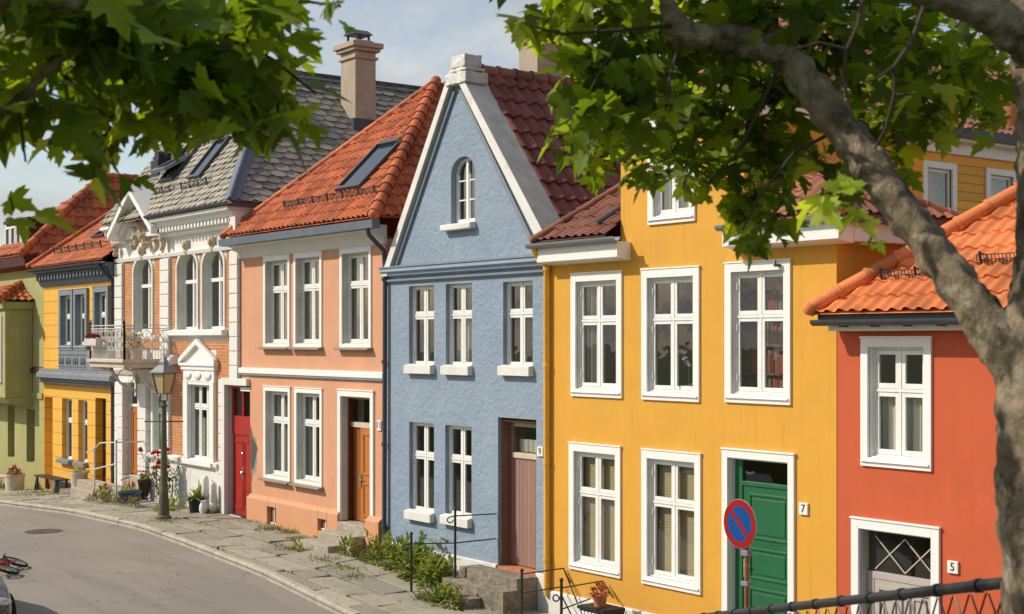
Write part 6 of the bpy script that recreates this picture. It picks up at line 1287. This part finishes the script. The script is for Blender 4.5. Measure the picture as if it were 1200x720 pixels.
# --- right tree: forked trunk beside the fence
T=thing('maple_tree','mottled maple trunk forking beside the fence, its limb and dark leaves hanging over the right','tree',(10.33,-11.36,2.3),'maple trees in the foreground')
q=MB()
def limb(pts,n=14,wob=.012):
    P=[cam(a,b,d) for a,b,d,r in pts]; Rr=[r for *_,r in pts]; out=[];rr=[]
    for i in range(len(P)-1):
        p0=P[max(i-1,0)];p1=P[i];p2=P[i+1];p3=P[min(i+2,len(P)-1)]
        for s in range(6):
            t=s/6; v=.5*((2*p1)+(p2-p0)*t+(2*p0-5*p1+4*p2-p3)*t*t+(3*p1-p0-3*p2+p3)*t**3)
            out.append(v); rr.append(lerp(Rr[i],Rr[i+1],t)*(1+rl.uniform(-wob,wob)*4))
    out.append(P[-1]); rr.append(Rr[-1]); q.tube(out,rr,n); return out
b0=cam(1243,1280,3.6)
limb([(1262,1290,3.6,.23),(1252,1000,3.6,.17),(1247,760,3.6,.150),(1238,560,3.6,.148),(1226,430,3.6,.130),(1228,335,3.62,.088),(1234,200,3.65,.088),(1226,90,3.7,.085),(1200,-60,3.8,.08),(1170,-300,3.9,.065),(1120,-600,3.9,.04)])
limb([(1252,560,3.6,.10),(1200,440,3.6,.076),(1136,352,3.70,.054),(1052,238,3.88,.051),(988,152,4.03,.050),(930,78,4.18,.048),(886,18,4.3,.047),(852,-50,4.42,.044),(800,-180,4.6,.04),(700,-330,4.8,.02)],16,.02)
limb([(920,66,4.2,.045),(880,50,4.2,.044),(830,45,4.15,.038),(800,38,4.12,.042),(784,15,4.12,.030),(770,-40,4.15,.022),(740,-160,4.2,.012)],14,.03)
limb([(1232,90,3.7,.065),(1180,30,3.66,.052),(1110,-5,3.6,.042),(1030,-35,3.6,.034),(900,-120,3.7,.02)])
limb([(1230,200,3.65,.06),(1330,60,3.7,.05),(1480,-150,3.8,.03)])
tk=q.build('trunk','bark',T,smooth='all'); md=tk.modifiers.new('sub','SUBSURF'); md.levels=2; md.render_levels=2; md=tk.modifiers.new('ridges','DISPLACE'); md.texture=barktx; md.strength=.034; md.mid_level=.5; md.texture_coords='LOCAL'
def crown(lf,tw,T):
    n=len(lf.f); lf.add(tw.v,tw.f); lf.build('crown',None,T,recalc=False,mats=['maple_leaf','twig'],pick=lambda p:1 if p.index>=n else 0)
tw=MB(); lf=MB(); yl=MB()
def twig(pts,r=.005):
    P=[cam(a,b,d) for a,b,d in pts]; tw.tube(P,[lerp(r,r*.5,i/(len(P)-1)) for i in range(len(P))],6,False)
twig([(1082,10,3.55),(1068,50,3.5),(1048,78,3.48),(1048,110,3.48),(1038,150,3.48),(1025,175,3.5)],.007); twig([(1048,78,3.48),(1028,92,3.46),(1010,98,3.46)]); twig([(1048,112,3.48),(1075,110,3.46)])
twig([(1012,-10,3.5),(1005,30,3.5),(992,58,3.5),(985,110,3.5)],.006); twig([(992,58,3.5),(960,50,3.5),(930,58,3.5)]); twig([(985,80,3.5),(1000,140,3.5)])
twig([(915,70,4.15),(890,130,4.15),(860,185,4.15),(830,215,4.15)],.007); twig([(800,40,4.1),(785,90,4.05),(780,130,4.0)],.006); twig([(790,30,4.1),(730,35,4.0),(660,40,4.0),(620,30,4.0)],.007); twig([(730,35,4.0),(700,90,4.0),(670,150,4.0)]); twig([(985,150,4.05),(930,180,4.1),(890,230,4.1),(870,270,4.1)],.006)
SP=.21  # metres per 100 px at 3.5 m
for (x,y,rx,ry,n,s) in [(648,24,50,30,22,.125),(690,15,60,40,26,.12),(618,20,22,20,6,.11),(688,75,42,45,22,.115),(712,70,50,60,34,.11),(684,135,34,40,15,.115),(700,165,35,35,14,.115),(655,160,20,20,4,.11),(735,120,60,55,42,.105),(770,65,60,60,40,.11),(800,120,70,55,48,.10),(800,175,55,45,34,.10),(768,205,30,22,9,.105),(825,205,40,25,14,.10),(850,90,60,60,44,.10),(850,150,55,50,36,.10),(895,120,60,55,40,.10),(905,180,50,40,34,.095),(885,235,45,40,40,.10),(905,255,40,28,20,.09),(878,285,24,16,7,.09),(930,95,60,50,36,.10),(960,190,35,30,14,.085),(990,60,70,60,48,.10),(1010,125,60,50,36,.095),(1055,60,60,60,44,.10),(1075,125,55,45,30,.095),(1035,175,45,30,18,.09),(1110,50,60,55,44,.10),(1125,115,40,40,16,.09),(1150,70,40,40,26,.10),(1110,90,50,40,24,.095),(1145,115,30,30,12,.09),(1090,140,36,24,10,.09),(1170,95,24,40,10,.09),(1165,150,20,30,5,.09),(1000,215,30,25,8,.085),(860,30,70,50,40,.11),(780,15,60,40,30,.115),(940,20,70,50,40,.11),(1020,20,70,40,36,.11),(735,185,22,20,4,.10),(700,205,18,14,4,.11),(1055,205,20,20,5,.085)]:
    dd=rl.uniform(4.25,5.0) if x>770 else rl.uniform(4.0,4.8); k=dd/FPX
    clump(lf,tw,None,cam(x,y,dd),rx*k*.9,ry*k*.88,.22,max(3,int(n*1.3)),s*.90)
for (x,y,rx,ry,n,s) in [(965,232,26,14,9,.07),(1005,255,14,12,5,.06),(1018,285,8,8,2,.05),(985,225,14,10,4,.06)]:
    dd=3.3; k=dd/FPX; clump(yl,tw,None,cam(x,y,dd),rx*k,ry*k,.06,n,s)
# the rest of the crown, above and beside the view
for k in range(9):
    c=CAM+RT*rl.uniform(.9,3.2)+FW*rl.uniform(2.2,6)+Vector((0,0,rl.uniform(1.5,3.6)))
    clump(lf,None,None,c,.5,.4,.5,24,.13)
for (x,y,d) in [(900,-70,4.3),(760,-80,4.2),(1000,-90,4.2),(1100,-80,4.3),(640,-80,4.1),(840,-60,4.4),(700,-60,4.2)]: clump(lf,None,None,cam(x,y,d),.3,.12,.35,34,.125)
for k in range(20): clump(lf,None,None,cam(rl.uniform(260,860),rl.uniform(-320,-95),rl.uniform(3.5,4.3)),.10,.10,.10,rl.randint(5,12),.11)  # unseen leaf clumps added to throw dappled shade on limb and trunk
crown(lf,tw,T); yl.build('young_leaves','young_leaf',T,recalc=False)
# --- left tree: only a drooping limb reaches into view
base=cam(-320,1000,3.3); base.z=2.3
T=thing('maple_tree','leafy maple branches reaching in at the top left before the white brick house','tree',tuple(base),'maple trees in the foreground')
q=MB()
limb([(-330,1130,3.3,.2),(-330,700,3.3,.16),(-320,400,3.3,.14),(-300,150,3.3,.12),(-280,-100,3.4,.10),(-260,-400,3.5,.07)],12)
limb([(-322,300,3.2,.06),(-200,250,3.0,.04),(-90,205,2.95,.018),(0,137,3.0,.0115),(55,82,3.0,.0105),(100,52,3.0,.0095),(140,24,3.0,.008),(185,-5,3.0,.007),(240,-50,3.0,.006)],10)
limb([(-305,90,3.3,.05),(-150,40,3.2,.03),(-30,2,2.9,.012),(40,10,2.88,.011),(90,2,2.88,.010),(150,-30,2.9,.006)],10)
tk=q.build('trunk','bark',T,smooth='all'); md=tk.modifiers.new('sub','SUBSURF'); md.levels=2; md.render_levels=2; md=tk.modifiers.new('ridges','DISPLACE'); md.texture=barktx; md.strength=.034; md.mid_level=.5; md.texture_coords='LOCAL'
tw=MB(); lf=MB(); yl=MB()
twig([(55,80,3.3),(20,82,3.3),(-20,86,3.3)],.006); twig([(130,30,3.3),(200,26,3.35),(260,40,3.4),(320,70,3.4),(370,110,3.4)],.007); twig([(140,22,3.3),(190,45,3.3),(230,90,3.3),(270,130,3.35),(320,165,3.4)],.006); twig([(60,78,3.3),(100,110,3.3),(130,150,3.3),(118,195,3.3)],.005); twig([(20,115,3.3),(25,150,3.3),(30,190,3.3)],.005); twig([(265,40,3.4),(290,5,3.4),(320,-10,3.4)],.006); twig([(300,0,3.4),(360,2,3.4),(400,8,3.4)],.005)
for (x,y,rx,ry,n,s) in [(20,40,70,50,44,.115),(70,30,70,50,46,.115),(130,45,70,50,50,.115),(185,55,70,55,52,.12),(240,55,70,60,52,.12),(290,50,60,60,46,.12),(325,85,40,50,26,.115),(326,132,32,38,20,.10),(25,100,60,40,34,.11),(75,90,60,40,30,.11),(130,95,60,40,36,.115),(185,100,60,40,36,.115),(235,110,55,40,34,.11),(285,115,50,40,32,.105),(20,146,45,35,24,.11),(125,140,45,35,26,.105),(165,146,45,26,18,.10),(205,116,50,30,24,.10),(245,122,40,28,20,.10),(290,134,46,24,22,.10),(325,158,18,12,4,.095),(275,158,20,10,4,.09),(116,196,24,18,7,.10),(16,248,24,16,6,.095),(332,30,32,32,14,.10),(345,12,22,16,6,.10),(398,8,18,8,3,.10),(300,15,50,30,24,.115),(200,15,80,30,36,.115),(100,5,80,25,30,.115),(352,146,12,16,4,.09)]:
    dd=rl.uniform(3.0,3.8); k=dd/FPX; clump(lf,tw,None,cam(x,y,dd),rx*k*.85,ry*k*.75,.22,max(3,int(n*.62)),s*.95)
for (x,y,rx,ry,n,s) in [(130,180,16,14,3,.095),(230,118,26,24,10,.06),(212,100,12,12,4,.06),(60,172,8,8,2,.07),(245,148,14,12,4,.065),(40,38,14,10,4,.05)]:
    k=3.3/FPX; clump(yl,tw,None,cam(x,y,3.35),rx*k,ry*k,.06,n,s)
for k in range(13):
    c=CAM+RT*rl.uniform(-3.2,-1.15)+FW*rl.uniform(2.2,4.6); c.z=5.35+rl.uniform(0,.8); clump(lf,None,None,c,.5,.4,.5,24,.13)
for (x,y,d) in [(60,-70,4.2),(-120,20,3.3),(240,-60,4.2),(-80,0,2.9),(-30,-60,2.9),(40,-80,2.9),(-130,110,2.9)]: clump(lf,None,None,cam(x,y,d),.3,.12,.35,34,.125)  # the nearest clumps are added out of view to shade the left limb
crown(lf,tw,T); yl.build('young_leaves','young_leaf',T,recalc=False)
# a red roofed neighbour up the hill, mirrored in the panes of the timber house
H=thing('house','red roofed white house up the hill to the right, out of the street row','house',(8,19,-1),'houses behind the terrace')
q=MB(); q.box(3,13,15,24,-1,6.2); q.build('wall','white_plaster',H); tiled('roof','tile_salmon',H,(2.7,14.6,6.2),(1,0,0),(0,1,.8),[(0,0),(10.6,0),(10.6,6),(0,6)],seg=4); tiled('roof','tile_salmon',H,(2.7,24.4,6.2),(0,-1,0),(1,0,.8),[(0,0),(9.8,0),(4.9,6.2)],seg=4)
# ================================================================== LIGHT, SKY, CAMERA
EL=39; toSun=Vector((-.5968*math.cos(R(EL)),-.8024*math.cos(R(EL)),math.sin(R(EL))))
ld=bpy.data.lights.new('sun','SUN'); ld.energy=3.95; ld.angle=R(.5); ld.color=(1,.93,.80)
lo=bpy.data.objects.new('sun',ld); COL.objects.link(lo); lo.rotation_euler=(-toSun).to_track_quat('-Z','Y').to_euler(); lo.location=(0,0,30)
w=bpy.data.worlds.new('World'); sc.world=w; w.use_nodes=True; nt=w.node_tree; nt.nodes.clear()
out=N(nt,'ShaderNodeOutputWorld'); bg=N(nt,'ShaderNodeBackground'); nt.links.new(bg.outputs[0],out.inputs[0]); bg.inputs[1].default_value=.165
sk=N(nt,'ShaderNodeTexSky',sky_type='NISHITA'); sk.sun_disc=False; sk.sun_elevation=R(EL); sk.sun_rotation=math.atan2(-.5968,-.8024)%(2*PI); sk.altitude=0; sk.air_density=1.0; sk.dust_density=1.0; sk.ozone_density=1.0
tc=N(nt,'ShaderNodeTexCoord'); mp=N(nt,'ShaderNodeMapping'); mp.inputs['Scale'].default_value=(1.6,1.6,5.5); mp.inputs['Location'].default_value=(1.7,.4,.2); nt.links.new(tc.outputs['Generated'],mp.inputs[0])
f=noise(nt,mp.outputs[0],1.7,9,.55,.3); cl=rampv(nt,f,.47,.62)
f2=noise(nt,mp.outputs[0],3.1,6,.6); ccol=ramp(nt,f2,[(.3,(2.7,2.75,2.9)),(.7,(4.5,4.4,4.25))])
nt.links.new(mix(nt,cl,mix(nt,1.0,sk.outputs[0],(.93,.87,.79),'MULTIPLY'),ccol),bg.inputs[0])
cd=bpy.data.cameras.new('camera'); co=bpy.data.objects.new('camera',cd); COL.objects.link(co); sc.camera=co
co.location=CAM; co.rotation_euler=FW.to_track_quat('-Z','Y').to_euler()
cd.sensor_width=36; cd.lens=36*FPX/1200; cd.shift_y=40/1200; cd.clip_start=.05; cd.clip_end=3000
cd.dof.use_dof=True; cd.dof.focus_distance=24; cd.dof.aperture_fstop=8
vs=sc.view_settings; vs.view_transform='Standard'; vs.look='None'; vs.gamma=1; vs.exposure=.09; vs.use_curve_mapping=False
sc.cycles.max_bounces=8; sc.cycles.transparent_max_bounces=12; sc.cycles.diffuse_bounces=3; sc.cycles.glossy_bounces=3; sc.cycles.caustics_reflective=False; sc.cycles.caustics_refractive=False
sc.cycles.use_denoising=True
